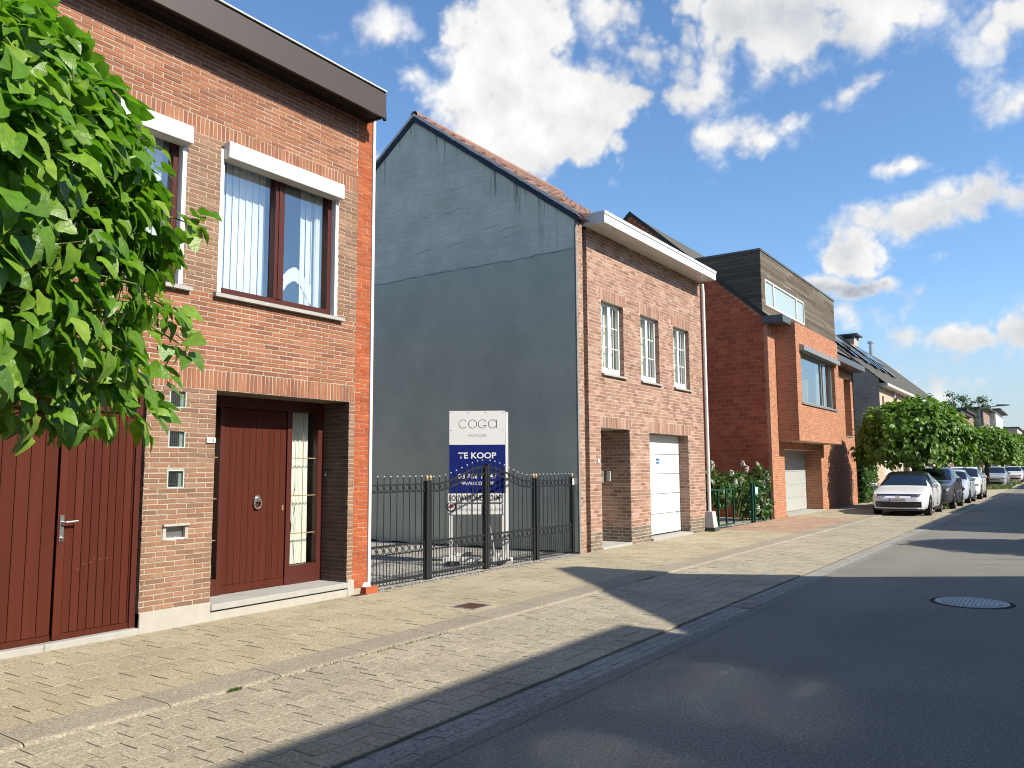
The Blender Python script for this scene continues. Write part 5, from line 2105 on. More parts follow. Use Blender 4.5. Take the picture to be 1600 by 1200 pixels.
for k in range(nb):
    z0, z1 = DZ0 + k * ph + .004, DZ0 + (k + 1) * ph
    zm = (z0 + z1) / 2
    cutsx = [(WD[0], WD[1])] if WD[2] < zm < WD[3] else []
    for a, b in subtract((DX0, DX1), cutsx):
        s = a
        while s < b - .02:
            e = min(b, s + rnd.uniform(2.2, 4.2))
            if b - e < .6:
                e = b
            MB().box(s + .002, e - .002, DY - rnd.uniform(0, .006), DY + .03, z0, z1 - .003).build('plank', 'cedar_grey', dm)
            s = e
    MB().box(DX0 - rnd.uniform(0, .006), DX0 + .03, DY + .002, 3.0, z0, z1 - .003).build('plank', 'cedar_grey', dm)
MB().box(DX0 - .03, DX1 + .02, DY - .03, 3.2, DZ1 - .02, DZ1 + .05).build('dormer_roof', 'grey_metal', dm)
mb = MB()
M('frost_back', (.40, .50, .50), rough=.3, var=.03)
mb.frame(WD[0], WD[1], WD[2], WD[3], DY - .015, DY + .05, .07)
for x in (27.62, 30.45):
    mb.box(x - .06, x + .06, DY - .012, DY + .045, WD[2] + .07, WD[3] - .07)
dw = mb.build('dormer_window', 'white_old', H3)
for a, b in ((26.69, 27.56), (27.68, 30.39), (30.51, 31.43)):
    mb = MB()
    mb.quad((a, DY + .02, WD[2] + .07), (b, DY + .02, WD[2] + .07), (b, DY + .02, WD[3] - .07), (a, DY + .02, WD[3] - .07))
    mb.build('pane', 'frost_back', dw)
mb = MB()
mb.quad((WD[0], DY + .035, WD[2]), (WD[1], DY + .035, WD[2]), (WD[1], DY + .035, WD[3]), (WD[0], DY + .035, WD[3]))
mb.build('window_film', 'frost_back', dw)
box('tall_sill', 'alu_matt', H3, TALL[0] - .03, TALL[1] + .03, -.03, .3, TALL[2] - .04, TALL[2] + .01)
box('wall_socket', 'plastic_grey', H3, 36.9, 37.1, -.03, -.005, .92, 1.05)

# side passage: dark door and clipped hedge
SD = thing('side_door', 'dark green side gate between the orange brick house and the hedge', 'door', (38.6, .2, 0))
box('leaf', 'green_slat', SD, 38.0, 39.1, .18, .22, .02, 1.98)
box('frame', 'grey_metal', SD, 38.0, 39.12, .15, .24, 1.98, 2.05)
rh = random.Random(8)
HG = thing('hedge', 'tall clipped green hedge between the orange brick house and the dark brick gable', 'hedge', (40.2, 1, 0))
cr_ = Crown([leaf_geo(.10, .065, .2, .2, False)], 'leaf_hedge')
for i in range(4200):
    fc = rh.random()
    if fc < .5:
        p = (rh.uniform(38.9, 41.6), -.15 + rh.uniform(-.08, .1), rh.uniform(.0, 2.1))
        n_ = Vector((0, -1, .3))
    elif fc < .8:
        p = (38.95 + rh.uniform(-.08, .1), rh.uniform(-.15, 2.5), rh.uniform(0, 2.1))
        n_ = Vector((-1, -.2, .3))
    else:
        p = (rh.uniform(38.9, 41.6), rh.uniform(-.15, 2.5), 2.1 + rh.uniform(-.06, .08))
        n_ = Vector((0, 0, 1))
    cr_.put(leaf_matrix(p, rdir(rh) + Vector((0, 0, .3)), n_ + rdir(rh) * .7, s=rh.uniform(.8, 1.4)), 0)
cr_.build(HG, 'foliage')
MB().box(39.1, 41.4, .05, 2.3, 0, 1.95).build('core', 'green_slat', HG)

# ------------------------------------------------------------------ cream terraced houses
def roof4(y):
    return 6.15 + .92 * y if y < 5.0 else 6.15 + .92 * (10 - y)


def terrace(x0, x1, label, first):
    h = thing('terraced_house', label, 'house', ((x0 + x1) / 2, 4, 0))
    wins = []
    mb = MB()
    wn_ = [(x0 + 1.1, x0 + 2.3, 3.5, 4.9), (x0 + 4.0, x0 + 5.6, 3.5, 4.9), (x0 + 7.2, x0 + 8.4, 3.5, 4.9)]
    dr_ = [(x0 + .5, x0 + 3.1, 0, 2.3), (x0 + 4.1, x0 + 5.1, 0, 2.3), (x0 + 6.0, x0 + 8.2, .8, 2.2)]
    wn_ = [c for c in wn_ if c[1] < x1]
    dr_ = [c for c in dr_ if c[1] < x1]
    panel(mb, F3, x0, x1, -.05, 6.1, wn_ + dr_)
    for c in wn_ + dr_:
        reveals(mb, F3, c, .15)
    mb.build('wall', 'wall_cream_brick', h)
    for c in wn_:
        mb = MB()
        mb.frame(c[0], c[1], c[2], c[3], .08, .14, .07)
        w = mb.build('window', 'white_pvc', h)
        mb = MB()
        mb.quad((c[0], .12, c[2]), (c[1], .12, c[2]), (c[1], .12, c[3]), (c[0], .12, c[3]))
        mb.build('pane', 'car_glass', w)
    for i, c in enumerate(dr_):
        box('garage_door' if i == 0 else 'door' if i == 1 else 'window', 'white_pvc' if i != 2 else 'car_glass', h, c[0], c[1], .12, .16, c[2], c[3])
    mb = MB()
    mb.quad((x0, -.35, roof4(-.35)), (x1, -.35, roof4(-.35)), (x1, 5, 10.75), (x0, 5, 10.75))
    mb.quad((x0, 5, 10.75), (x1, 5, 10.75), (x1, 10.3, roof4(10.3)), (x0, 10.3, roof4(10.3)))
    rf = mb.build('roof', 'slate_roof', h)
    rows = 22
    for k in range(rows):
        y = -.35 + 5.35 * k / rows
        mb = MB()
        mb.quad((x0, y, roof4(y) + .03), (x1, y, roof4(y) + .03), (x1, y + .26, roof4(y + .26) + .005), (x0, y + .26, roof4(y + .26) + .005))
        mb.quad((x0, y, roof4(y)), (x1, y, roof4(y)), (x1, y, roof4(y) + .03), (x0, y, roof4(y) + .03))
        mb.build('tile_course', 'slate_roof', rf)
    box('eaves', 'white_old', h, x0 - .05, x1, -.42, -.0, 5.72, 5.86)
    gs = MB()
    for xx in ((x0,) if first else ()) + (x1,):
        gs.add([(xx, 0, -.05), (xx, 10, -.05), (xx, 10, 6.1), (xx, 5, 10.7), (xx, 0, 6.1)], [(0, 1, 2, 3, 4)])
    gs.quad((x0, 10, -.05), (x1, 10, -.05), (x1, 10, 6.1), (x0, 10, 6.1))
    gs.build('gable_wall', 'wall_dark_brick', h)
    return h, rf


X4 = 44.3
h4, r4 = terrace(X4, 54.5, 'cream brick terraced house with dark gable and solar panels', True)
h5, r5 = terrace(54.5, 74.5, 'cream brick terraced house with chimney and metal flue, second in the row', False)
sl = Vector((0, 1, .92)).normalized()
nr = Vector((0, -.92, 1)).normalized()


def on_roof(root, nm, mat, x0, x1, y0, y1, h=.06):
    for a in (0,):
        mb = MB()
        o = Vector((x0, y0, roof4(y0))) + nr * .05
        mb.obox(o, (x1 - x0, 0, 0), sl * ((y1 - y0) / sl.y), nr * h)
        mb.build(nm, mat, root)


for k in range(7):
    on_roof(h4, 'solar_panel', 'solar', X4 + .2 + k * 1.12, X4 + 1.27 + k * 1.12, 2.9, 4.7)
for k in range(6):
    on_roof(h5, 'solar_panel', 'solar', 57.0 + k * 1.12, 58.07 + k * 1.12, 2.9, 4.7)
for x in (45.6, 49.0):
    on_roof(h4, 'skylight', 'car_glass', x, x + .9, 1.4, 2.5, .1)
for x in (50.6, 53.0):
    on_roof(h4, 'skylight', 'car_glass', x, x + .8, 1.2, 2.4, .1)
on_roof(h5, 'skylight', 'car_glass', 56, 56.9, 1.2, 2.4, .1)
ch = MB().box(62.0, 63.4, 4.6, 5.4, 10.2, 10.95).build('chimney', 'wall_dark_brick', r5)
mb = MB()
for a, b in ((61.95, 4.55), (63.3, 4.55), (61.95, 5.35), (63.3, 5.35)):
    mb.box(a, a + .12, b, b + .12, 10.95, 11.2)
mb.box(61.7, 63.7, 4.3, 5.7, 11.2, 11.3)
mb.build('chimney_cap', 'grey_metal', ch)
MB().cyl((70.5, 5, 10.5), (70.5, 5, 11.7), .17, n=12).build('flue', 'aluminium', r5)
MB().cyl((70.5, 5, 11.7), (70.5, 5, 11.85), .27, n=12).build('flue_cap', 'aluminium', r5)
MB().tube([(48.2, -.08, 5.75), (48.2, -.08, .1)], .06, 8).build('downpipe', 'white_pvc', h4)
box('wall_vent', 'plastic_dark', h4, 45.0, 45.35, -.03, -.004, 4.7, 5.25)
# dark plinth return of the gable house, at street level
box('corner_pier', 'wall_dark_brick', h4, 42.6, X4 + .0, .0, .4, -.05, 3.0)

# ------------------------------------------------------------------ street trees (umbrella-shaped catalpas)
def branch(mb, p0, p1, r0, r1, r, wob=.06, n=5, k=7):
    pts, rad = [], []
    for i in range(n + 1):
        t = i / n
        p = Vector(p0).lerp(Vector(p1), t)
        if 0 < i < n:
            p += rdir(r) * wob
        pts.append(p)
        rad.append(r0 + (r1 - r0) * t)
    mb.tube(pts, rad, k)
    return pts


def umbrella_tree(root, r, c, rad, zlow, clusters, per, lsize, mat, n_obj, trunk_r, zt, inner=500, up=.74):
    """c: crown centre (x,y) and height of widest ring; rad: (horizontal, upward); flat underside at zlow"""
    cx, cy, cz = c
    rh_, ru = rad
    mb = MB()
    branch(mb, (cx, cy, -.05), (cx + .02, cy, zt), trunk_r * 1.15, trunk_r * .85, r, .015, 6, 10)
    mb.build('trunk', 'bark', root, smooth=True)
    mb = MB()
    for i in range(22):
        a = i * 2.399 + r.uniform(-.2, .2)
        e = r.uniform(.05, 1.25)
        tip = (cx + math.cos(a) * math.cos(e) * rh_ * .86, cy + math.sin(a) * math.cos(e) * rh_ * .86, cz + math.sin(e) * ru * .86 - .1)
        branch(mb, (cx, cy, zt - .15), tip, trunk_r * .5, .012, r, .07, 5, 6)
    mb.build('limb', 'bark', root, smooth=True, kind='stuff')
    wv = .10 if lsize < .19 else .05
    cr = Crown([leaf_geo(1, w_, fo, dr_, wave=wv, seed=q) for q, (w_, fo, dr_) in enumerate(((.86, .18, .30), (.80, .34, .45), (.92, .08, .15), (.84, -.12, .55), (.9, .45, .2), (.78, .05, .7)))], mat)
    tw = MB()
    for k in range(clusters):
        a = r.uniform(0, 2 * math.pi)
        s = r.random()
        e = math.asin(min(1, s ** .85)) if r.random() < up else -r.random() * .35
        bump = 1 + .16 * mnoise.noise((math.cos(a) * 2.1 + cx, math.sin(a) * 2.1, e * 2.2)) + r.uniform(-.09, .05)
        d = Vector((math.cos(a) * math.cos(e), math.sin(a) * math.cos(e), math.sin(e)))
        if e >= 0:
            p = Vector((cx + d.x * rh_ * bump, cy + d.y * rh_ * bump, cz + d.z * ru * bump))
        else:
            t = -e / .35
            q = 1.0 - .10 * t
            p = Vector((cx + math.cos(a) * rh_ * bump * q, cy + math.sin(a) * rh_ * bump * q, cz + (zlow - cz) * t * (.75 + .35 * r.random())))
            d = Vector((math.cos(a), math.sin(a), -.25)).normalized()
        if lsize < .19 and r.random() < .5:
            inn = Vector((cx, cy, cz - .1)).lerp(p, .72)
            tw.tube([inn, inn.lerp(p, .6) + rdir(r) * .04, p], [.008, .006, .004], 5)
        m = per + r.randrange(-1, 2)
        for j in range(m):
            side = rdir(r)
            dr = (d * .6 + side * .62 + Vector((0, 0, -.68))).normalized()
            nm = (d * 1.0 + Vector((0, 0, .55)) + rdir(r) * .45).normalized()
            pp = p + dr * (.05 * r.random()) + side * lsize * .45 + Vector((0, 0, r.uniform(-.5, .3) * lsize))
            cr.put(leaf_matrix(pp, dr, nm, r.uniform(-.3, .3), lsize * r.uniform(.62, 1.12)), r.randrange(6))
    for k in range(inner):
        d = rdir(r)
        t = r.uniform(.35, .85)
        p = Vector((cx + d.x * rh_ * t, cy + d.y * rh_ * t, cz + (d.z * ru * t if d.z > 0 else d.z * (cz - zlow) * .8)))
        cr.put(leaf_matrix(p, rdir(r) + Vector((0, 0, -.4)), rdir(r) + Vector((0, 0, 1)), 0, lsize * r.uniform(.7, 1.1)), r.randrange(6))
    if lsize < .19:
        tw.build('twig', 'twig', root, smooth=True, kind='stuff')
    return cr


T1 = thing('catalpa_tree', 'large leafy catalpa tree in front of the house with dark red doors', 'tree', (.86, -3.32, 0))
rt = random.Random(41)
cr = umbrella_tree(T1, rt, (.86, -3.32, 2.66), (1.46, 1.08), 1.88, 1450, 7, .112, 'leaf_catalpa', 300, .10, 2.0, inner=4600, up=.80)
spray = MB()
# low hanging sprays on the street side of the crown, as in the photograph
for px, py, yy in ((225, 655, -3.3), (190, 640, -3.4), (150, 640, -3.5), (120, 600, -3.6), (60, 600, -3.7), (30, 640, -3.8), (90, 640, -3.7), (240, 590, -3.2), (285, 540, -3.2), (205, 600, -3.4), (160, 580, -3.6), (260, 480, -3.2), (300, 350, -3.2), (20, 560, -3.9), (60, 540, -3.9), (110, 520, -3.8)):
    d = _r2 * ((px - 800) / 1255) - _u2 * ((py - 600) / 1255) + _fw
    p = CAM_P + d * ((yy - CAM_P.y) / d.y)
    hub = Vector((.86, -3.32, 2.35))
    mid = hub.lerp(p, .55) + Vector((0, 0, .22))
    spray.tube([hub.lerp(p, .15), mid, p.lerp(mid, .3) + Vector((0, 0, .05)), p], [.014, .010, .007, .004], 5)
    for q in range(3):
        side = rdir(rt)
        pq = mid.lerp(p, .25 + .22 * q)
        cr.put(leaf_matrix(pq + side * .05, (Vector((.4, -.3, -.6)) + side * .7).normalized(), Vector((.1, -.7, .7)) + rdir(rt) * .4, 0, .13 * rt.uniform(.8, 1.1)), rt.randrange(6))
    for j in range(9):
        side = rdir(rt)
        dr = (Vector((.45, -.35, -.55)) + side * .7).normalized()
        cr.put(leaf_matrix(p + side * .09, dr, Vector((.1, -.7, .7)) + rdir(rt) * .45, rt.uniform(-.3, .3), .135 * rt.uniform(.75, 1.15)), rt.randrange(6))
spray.build('branch', 'twig', T1, smooth=True, kind='stuff')
cr.build(T1, 'crown', 300)
crd = Crown([leaf_geo(1, .5, .9, .9), leaf_geo(1, .4, 1.2, 1.2)], 'leaf_dead')
d = _r2 * ((58 - 800) / 1255) - _u2 * ((640 - 600) / 1255) + _fw
p = CAM_P + d * ((-4.05 - CAM_P.y) / d.y)
for j in range(9):
    m = leaf_matrix(p + rdir(rt) * .035 + Vector((0, 0, .02 * (j % 3))), Vector((0, 0, -1)) + rdir(rt) * .5, rdir(rt), rt.uniform(-1, 1), rt.uniform(.07, .13))
    o = bpy.data.objects.new('dead_leaf', MB().add(*crd.va[j % 2]).mesh('dead_leaf', 'leaf_dead'))
    o.matrix_basis = m
    link(o, T1, m)

rt = random.Random(77)
T2 = thing('street_tree', 'round green street tree rising behind the first white hatchback', 'tree', (35.0, -2.75, 0), 'umbrella-shaped street trees')
cr = umbrella_tree(T2, rt, (0, 0, 2.55), (1.98, 1.58), 1.75, 800, 6, .20, 'leaf_street', 0, .13, 1.9, inner=2600)
cr.build(T2, 'crown', 0)
for o in T2.children:
    o.matrix_parent_inverse = Matrix()
for x, y, s, rz, lab in ((68.6, -2.8, 1.05, 1.3, 'round street tree with a bare trunk in front of the silver estate car'),
                         (86.0, -2.8, 1.1, 2.6, 'round street tree standing just beyond the silver estate car'),
                         (108.0, -2.7, 1.2, .5, 'round street tree last but one along the street'),
                         (130.0, -2.7, 1.2, 4.0, 'round street tree at the far end of the street'),
                         (19.9, -10.9, .95, 2.0, 'round street tree across the road casting its shadow on the asphalt')):
    t = dup(T2, loc=(x, y, 0), rz=rz, label=lab)
    t.scale = (s, s, s)

# patches of grass and weeds
rg = random.Random(4)


def tufts(name, label, spots, n, h, parent=None):
    mb = MB()
    for i in range(n):
        cx, cy, rx, ry, z = rg.choice(spots)
        a, q = rg.uniform(0, 6.28), math.sqrt(rg.random())
        x, y = cx + rx * q * math.cos(a), cy + ry * q * math.sin(a)
        hh = h * rg.uniform(.4, 1.2)
        t = rg.uniform(0, 6.28)
        dx, dy = math.cos(t), math.sin(t)
        w = hh * .06 + .002
        mb.add([(x - dy * w, y + dx * w, z), (x + dy * w, y - dx * w, z), (x + dx * hh * .4, y + dy * hh * .4, z + hh)], [(0, 1, 2)])
    return tag(mb.build(name, 'grass_blade'), label, 'grass', kind='stuff')


tufts('grass', 'grass growing in the planting beds under the street trees', [(34.9, -2.9, 1.1, .9, -.02), (68.3, -3.0, 2.6, 1.3, 0), (77, -2.9, 4, 1.2, 0), (86, -3, 3, 1.2, 0)], 9000, .28)
tufts('weeds', 'small weeds and moss growing along the kerb joint', [(3.9, -2.508, .06, .010, -.02), (6.0, -2.505, .6, .010, -.022), (4.9, -2.505, .8, .008, -.022), (11.0, -2.505, .3, .012, -.022), (8.2, -.03, .4, .02, 0), (19.7, -.22, .15, .04, 0)], 900, .03)

# ------------------------------------------------------------------ cars
def interp(xs, keys):
    ks = np.array(keys)
    return np.interp(xs, ks[:, 0], ks[:, 1])


def smooth_keys(keys, L, n):
    """piecewise-linear keys, softened"""
    xs = np.linspace(0, L, 400)
    y = interp(xs, keys)
    k = np.ones(9) / 9
    y2 = np.convolve(np.pad(y, 4, mode='edge'), k, 'valid')
    y2[0], y2[-1] = y[0], y[-1]
    return lambda s: float(np.interp(s, xs, y2))


def make_car(name, label, S):
    root = thing(name, label, 'car', (0, 0, 0), 'cars parked along the kerb')
    L, W_, H = S['L'], S['W'], S['H']
    top = smooth_keys(S['top'], L, 0)
    belt = smooth_keys(S['belt'], L, 0)
    hw = smooth_keys(S['hw'], L, 0)
    rw = smooth_keys(S['rw'], L, 0)
    zb = S.get('zb', .19)
    st = sorted(set([0, .03, .08, .15, .25] + list(np.linspace(.35, L - .3, 40)) + [L - .2, L - .1, L - .04, L]))

    def prof(s):
        t, b, w = top(s), belt(s), hw(s)
        b = min(b, t - .012)
        he = max(0.0, min(1.0, (t - b) / .34))
        r_ = (w * .86) * (1 - he) + rw(s) * he
        ze = t - .012 - .055 * he
        pts = [(0, zb), (w * .84, zb), (w * .95, zb + .07), (w * .99, zb + .2), (w, (zb + b) * .52), (w * .988, b - .10), (w * .955, b - .02), (w * .945, b)]
        pts += [((w * .945) * (1 - q) + r_ * q, b + (ze - b) * q) for q in (.34, .67, 1.0)]
        pts += [(r_ * .90, ze + (t - ze) * .62), (r_ * .6, t - .006), (0, t)]
        return pts
    rows = [prof(s) for s in st]
    n = len(rows[0])
    v, f = [], []
    for s, row in zip(st, rows):
        v += [(s, -y, z) for y, z in row] + [(s, y, z) for y, z in row[::-1][1:-1]]
    m = 2 * n - 2
    for i in range(len(st) - 1):
        for j in range(m):
            f.append((i * m + j, (i + 1) * m + j, (i + 1) * m + (j + 1) % m, i * m + (j + 1) % m))
    f.append(tuple(range(m)))
    f.append(tuple(range((len(st)) * m - 1, (len(st) - 1) * m - 1, -1)))
    me = bpy.data.meshes.new('body')
    me.from_pydata(v, [], f)
    me.update()
    bo = bpy.data.objects.new('tmp', me)
    COL.objects.link(bo)
    wr = S['wheel']
    cm = MB()
    for wx in S['axles']:
        for sy in (-1, 1):
            cm.cyl((wx, sy * (W_ / 2 + .1), wr + .01), (wx, sy * (W_ / 2 - .30), wr + .01), wr + .055, n=28)
    cme = cm.mesh('cut', 'tyre')
    cuo = bpy.data.objects.new('tmpc', cme)
    COL.objects.link(cuo)
    md = bo.modifiers.new('b', 'BOOLEAN')
    md.operation = 'DIFFERENCE'
    md.object = cuo
    md.solver = 'EXACT'
    dgr = bpy.context.evaluated_depsgraph_get()
    me2 = bpy.data.meshes.new_from_object(bo.evaluated_get(dgr))
    for o in (bo, cuo):
        bpy.data.objects.remove(o)
    me2.name = 'body'
    me2.materials.clear()
    me2.materials.append(MATS[S['paint']])
    me2.update()
    ob = bpy.data.objects.new('body', me2)
    link(ob, root)
    me2.polygons.foreach_set('use_smooth', [True] * len(me2.polygons))
    bm_mod = ob.modifiers.new('edge', 'EDGE_SPLIT')
    bm_mod.split_angle = R(38)

    # glass and roof skins follow the body grid, lifted off it
    def skin(nm, mat, s0, s1, j0, j1, off=.006, side=1, ns=14):
        mb = MB()
        ss = np.linspace(s0, s1, ns)
        vv = []
        for s in ss:
            row = prof(s)
            q = row[j0:j1 + 1]
            for (y, z) in q:
                vv.append((s, side * y, z))
        k = j1 - j0 + 1
        P_ = [Vector(p) for p in vv]
        nr_ = []
        for i in range(ns):
            for j in range(k):
                a = P_[min(i + 1, ns - 1) * k + j] - P_[max(i - 1, 0) * k + j]
                b = P_[i * k + min(j + 1, k - 1)] - P_[i * k + max(j - 1, 0)]
                c = a.cross(b)
                if c.length < 1e-9:
                    c = Vector((0, 0, 1))
                c.normalize()
                if c.dot(P_[i * k + j] - Vector((L / 2, 0, .7))) < 0:
                    c = -c
                nr_.append(c)
        P_ = [tuple(p + c * off) for p, c in zip(P_, nr_)]
        mb.add(P_, [(i * k + j, (i + 1) * k + j, (i + 1) * k + j + 1, i * k + j + 1) for i in range(ns - 1) for j in range(k - 1)])
        return mb

    def both(nm, mat, *a, **kw):
        A = skin(nm, mat, *a, side=1, **kw)
        B = skin(nm, mat, *a, side=-1, **kw)
        mb = MB()
        mb.add(A.v, A.f)
        mb.add(B.v, B.f)
        return mb.build(nm, mat, root, smooth=True)
    w0, w1, r1, e1 = S['glass']      # windscreen foot, windscreen head, roof end, rear glass end
    hd_ = .16 if S.get('roof') else .02
    both('windscreen', 'car_glass', w0 + .03, w1 - hd_, 10, 13)
    if S.get('roof'):
        both('roof_panel', S['roof'], w1 - hd_ + .01, r1, 10, 13, off=.005)
    both('rear_window', 'car_glass', r1 + .05, e1, 10, 13)
    for sd in (-1, 1):
        for a, b in S['side']:
            skin('side_window', 'car_glass', a, b, 7, 10, side=sd, off=.006).build('side_window', 'car_glass', root, smooth=True)
        mx = w0 + .42
        zz = belt(mx) + .06
        yy = sd * (hw(mx) + .08)
        mb = MB()
        mb.bbox(mx - .08, mx + .06, yy - .10, yy + .10, zz - .05, zz + .085, b=.03)
        mi = mb.build('mirror', S['paint'], root)
        MB().box(mx - .02, mx + .02, min(yy, sd * hw(mx) * .9), max(yy, sd * hw(mx) * .9), zz - .06, zz - .035).build('mirror_arm', 'car_trim', mi)
        for k, a in enumerate(S['doors']):
            zt_ = belt(a)
            y0 = sd * (hw(a) + .002)
            MB().box(a - .006, a + .006, min(y0, y0 - sd * .02), max(y0, y0 - sd * .02), zb + .12, zt_ - .03).build('door_gap', 'car_trim', root)
            MB().bbox(a + .12, a + .30, y0 - .018, y0 + .018, zt_ - .16, zt_ - .125, b=.006).build('door_handle', S['paint'], root)
        MB().box(S['axles'][0] + wr + .08, S['axles'][1] - wr - .08, sd * hw(L / 2) - .03, sd * hw(L / 2) + .004, zb - .02, zb + .07).build('side_skirt', 'car_trim', root)
    # front face: pieces bent round the bumper
    hs = np.linspace(0, .6, 80)
    hv = np.array([hw(s) for s in hs])

    def sf(y):
        return float(np.interp(abs(y), hv, hs))

    def front(nm, mat, y0, y1, zlo, zhi, off, parent=root, ns=10):
        mb = MB()
        vv = []
        for i in range(ns + 1):
            y = y0 + (y1 - y0) * i / ns
            a, b = (zlo(y) if callable(zlo) else zlo), (zhi(y) if callable(zhi) else zhi)
            s = sf(y) - off
            # the bonnet leans back above the bumper
            lean = lambda z: max(0, z - top(0.0)) * .9
            vv += [(s + lean(a), y, a), (s + lean(b), y, b), (s + lean(a) + .05, y, a), (s + lean(b) + .05, y, b)]
        ff = []
        for i in range(ns):
            o = 4 * i
            ff += [(o, o + 4, o + 5, o + 1), (o + 1, o + 5, o + 7, o + 3), (o + 4, o, o + 2, o + 6)]
        ff += [(0, 1, 3, 2), (4 * ns, 4 * ns + 2, 4 * ns + 3, 4 * ns + 1)]
        mb.add(vv, ff)
        return mb.build(nm, mat, parent)
    S['face'](root, front, sf, S, text)
    # wheels
    for wx in S['axles']:
        for sd in (-1, 1):
            y0 = sd * (W_ / 2 - .02)
            y1 = sd * (W_ / 2 - .22)
            mb = MB()
            mb.cyl((wx, y0, wr), (wx, y1, wr), wr, n=28)
            wh = mb.build('wheel', 'tyre', root)
            mb = MB()
            rr = wr * .70
            yo = y0 - sd * .012
            ring = [(wx + rr * math.cos(t), yo, wr + rr * math.sin(t)) for t in [2 * math.pi * i / 24 for i in range(24)]]
            mb.tube(ring, .018, 6, closed=True)
            for q in range(5):
                t = 2 * math.pi * q / 5 + .3
                c_, s_ = math.cos(t), math.sin(t)
                mb.obox((wx - s_ * .03, min(yo, yo + sd * .012), wr + c_ * .03 - 0), (c_ * rr, 0, s_ * rr), (0, .014, 0), (s_ * .06, 0, -c_ * .06))
            mb.cyl((wx, yo - sd * .01, wr), (wx, yo + sd * .012, wr), .055, n=12)
            mb.build('rim', 'rim', wh)
    mb = MB()
    mb.box(.35, L - .35, -W_ / 2 + .24, W_ / 2 - .24, .17, .5)
    mb.build('underbody', 'car_trim', root)
    return root


def face_hatch(root, front, sf, S, text):
    front('blue_line', 'blue_trim', -.52, .52, .668, .70, .014)
    front('bonnet_gap', 'car_trim', -.74, .74, .712, .722, .008)
    for sd in (-1, 1):
        a, b = sorted((sd * .42, sd * .78))
        front('running_light', 'ink_white', a, b, lambda y: .612 + .05 * (abs(y) - .4), lambda y: .624 + .05 * (abs(y) - .4), .022)
    for sd in (-1, 1):
        a, b = sorted((sd * .40, sd * .80))
        front('headlight', 'headlight', a, b, lambda y: .625 + .05 * (abs(y) - .4), lambda y: .695 + .05 * (abs(y) - .4), .016)
    front('air_intake', 'car_black', -.70, .70, lambda y: .275 + .03 * abs(y), lambda y: .465 + .02 * abs(y), .010)
    front('intake_trim', S['paint'], -.74, .74, .245, .275, .018)
    front('lower_lip', 'car_trim', -.72, .72, .195, .24, .010)
    for sd in (-1, 1):
        for k in range(5):
            y = sd * (.50 + .035 * k)
            front('fog_light', 'headlight', y - .010, y + .010, .36 + .02 * (k % 2), .385 + .02 * (k % 2), .014, ns=1)
        a, b = sorted((sd * .70, sd * .735))
        front('intake_bracket', S['paint'], a, b, .295, .48, .016, ns=2)
    pl = front('number_plate', 'plate', -.26, .26, .475, .585, .022, ns=2)
    text('1-YBG-331', pl, 'ink_red', (sf(0) - .0245, .19, .50), (0, -1, 0), (0, 0, 1), .38, .062)
    front('plate_band', 'sticker_blue', .225, .258, .478, .582, .024, pl, ns=1)
    rg_ = MB()
    rg_.tube([(-.018, .062 * math.cos(t), .665 + .062 * math.sin(t)) for t in [2 * math.pi * i / 20 for i in range(20)]], .007, 5, closed=True)
    for a, b in (((-.034, .055), (.0, -.0)), ((.034, .055), (0, 0)), ((-.052, .02), (-.026, -.052)), ((-.026, -.052), (0, .0)), ((0, 0), (.026, -.052)), ((.026, -.052), (.052, .02))):
        rg_.tube([(-.02, a[0], .665 + a[1]), (-.02, b[0], .665 + b[1])], .006, 5)
    rg_.build('badge', 'rim', root)


def face_suv(root, front, sf, S, text):
    front('grille', 'car_black', -.46, .46, lambda y: .60 + .05 * abs(y), lambda y: .76, .012)
    for sd in (-1, 1):
        a, b = sorted((sd * .46, sd * .84))
        front('headlight', 'headlight', a, b, lambda y: .66 + .08 * (abs(y) - .4), lambda y: .76 + .06 * (abs(y) - .4), .014)
        a, b = sorted((sd * .55, sd * .74))
        front('fog_light', 'headlight', a, b, .36, .41, .012)
    front('air_intake', 'car_trim', -.62, .62, .30, .44, .008)
    front('bumper_trim', 'rim', -.45, .45, .27, .30, .014)
    front('number_plate', 'plate', -.26, .26, .47, .58, .018, ns=2)
    mb = MB()
    mb.tube([(-.02, .055 * math.cos(t), .68 + .055 * math.sin(t)) for t in [2 * math.pi * i / 16 for i in range(16)]], .009, 5, closed=True)
    mb.build('badge', 'rim', root)


def face_small(root, front, sf, S, text):
    for sd in (-1, 1):
        mb = MB()
        mb.lathe([(0, .03), (.06, .02), (.09, 0), (.10, -.02)], (0, 0, 0), 14)
        v = [(-z + sf(.58) - .01, sd * .58 + x_, .66 + y_) for x_, y_, z in mb.v]
        MB().add(v, mb.f).build('headlight', 'headlight', root, smooth=True)
        mb = MB()
        v = [(-z * .6 + sf(.56) - .008, sd * .56 + x_ * .45, .44 + y_ * .45) for x_, y_, z in mb.v] or None
        a, b = sorted((sd * .48, sd * .62))
        front('fog_light', 'headlight', a, b, .40, .45, .010)
    front('chrome_bar', 'rim', -.24, .24, .60, .62, .012)
    front('air_intake', 'car_black', -.50, .50, .28, .37, .008)
    front('number_plate', 'plate', -.26, .26, .46, .57, .016, ns=2)
    mb = MB()
    mb.lathe([(0, .012), (.05, .010), (.058, 0)], (0, 0, 0), 14)
    MB().add([(-z - .008, x_, .655 + y_) for x_, y_, z in mb.v], mb.f).build('badge', 'rim', root)


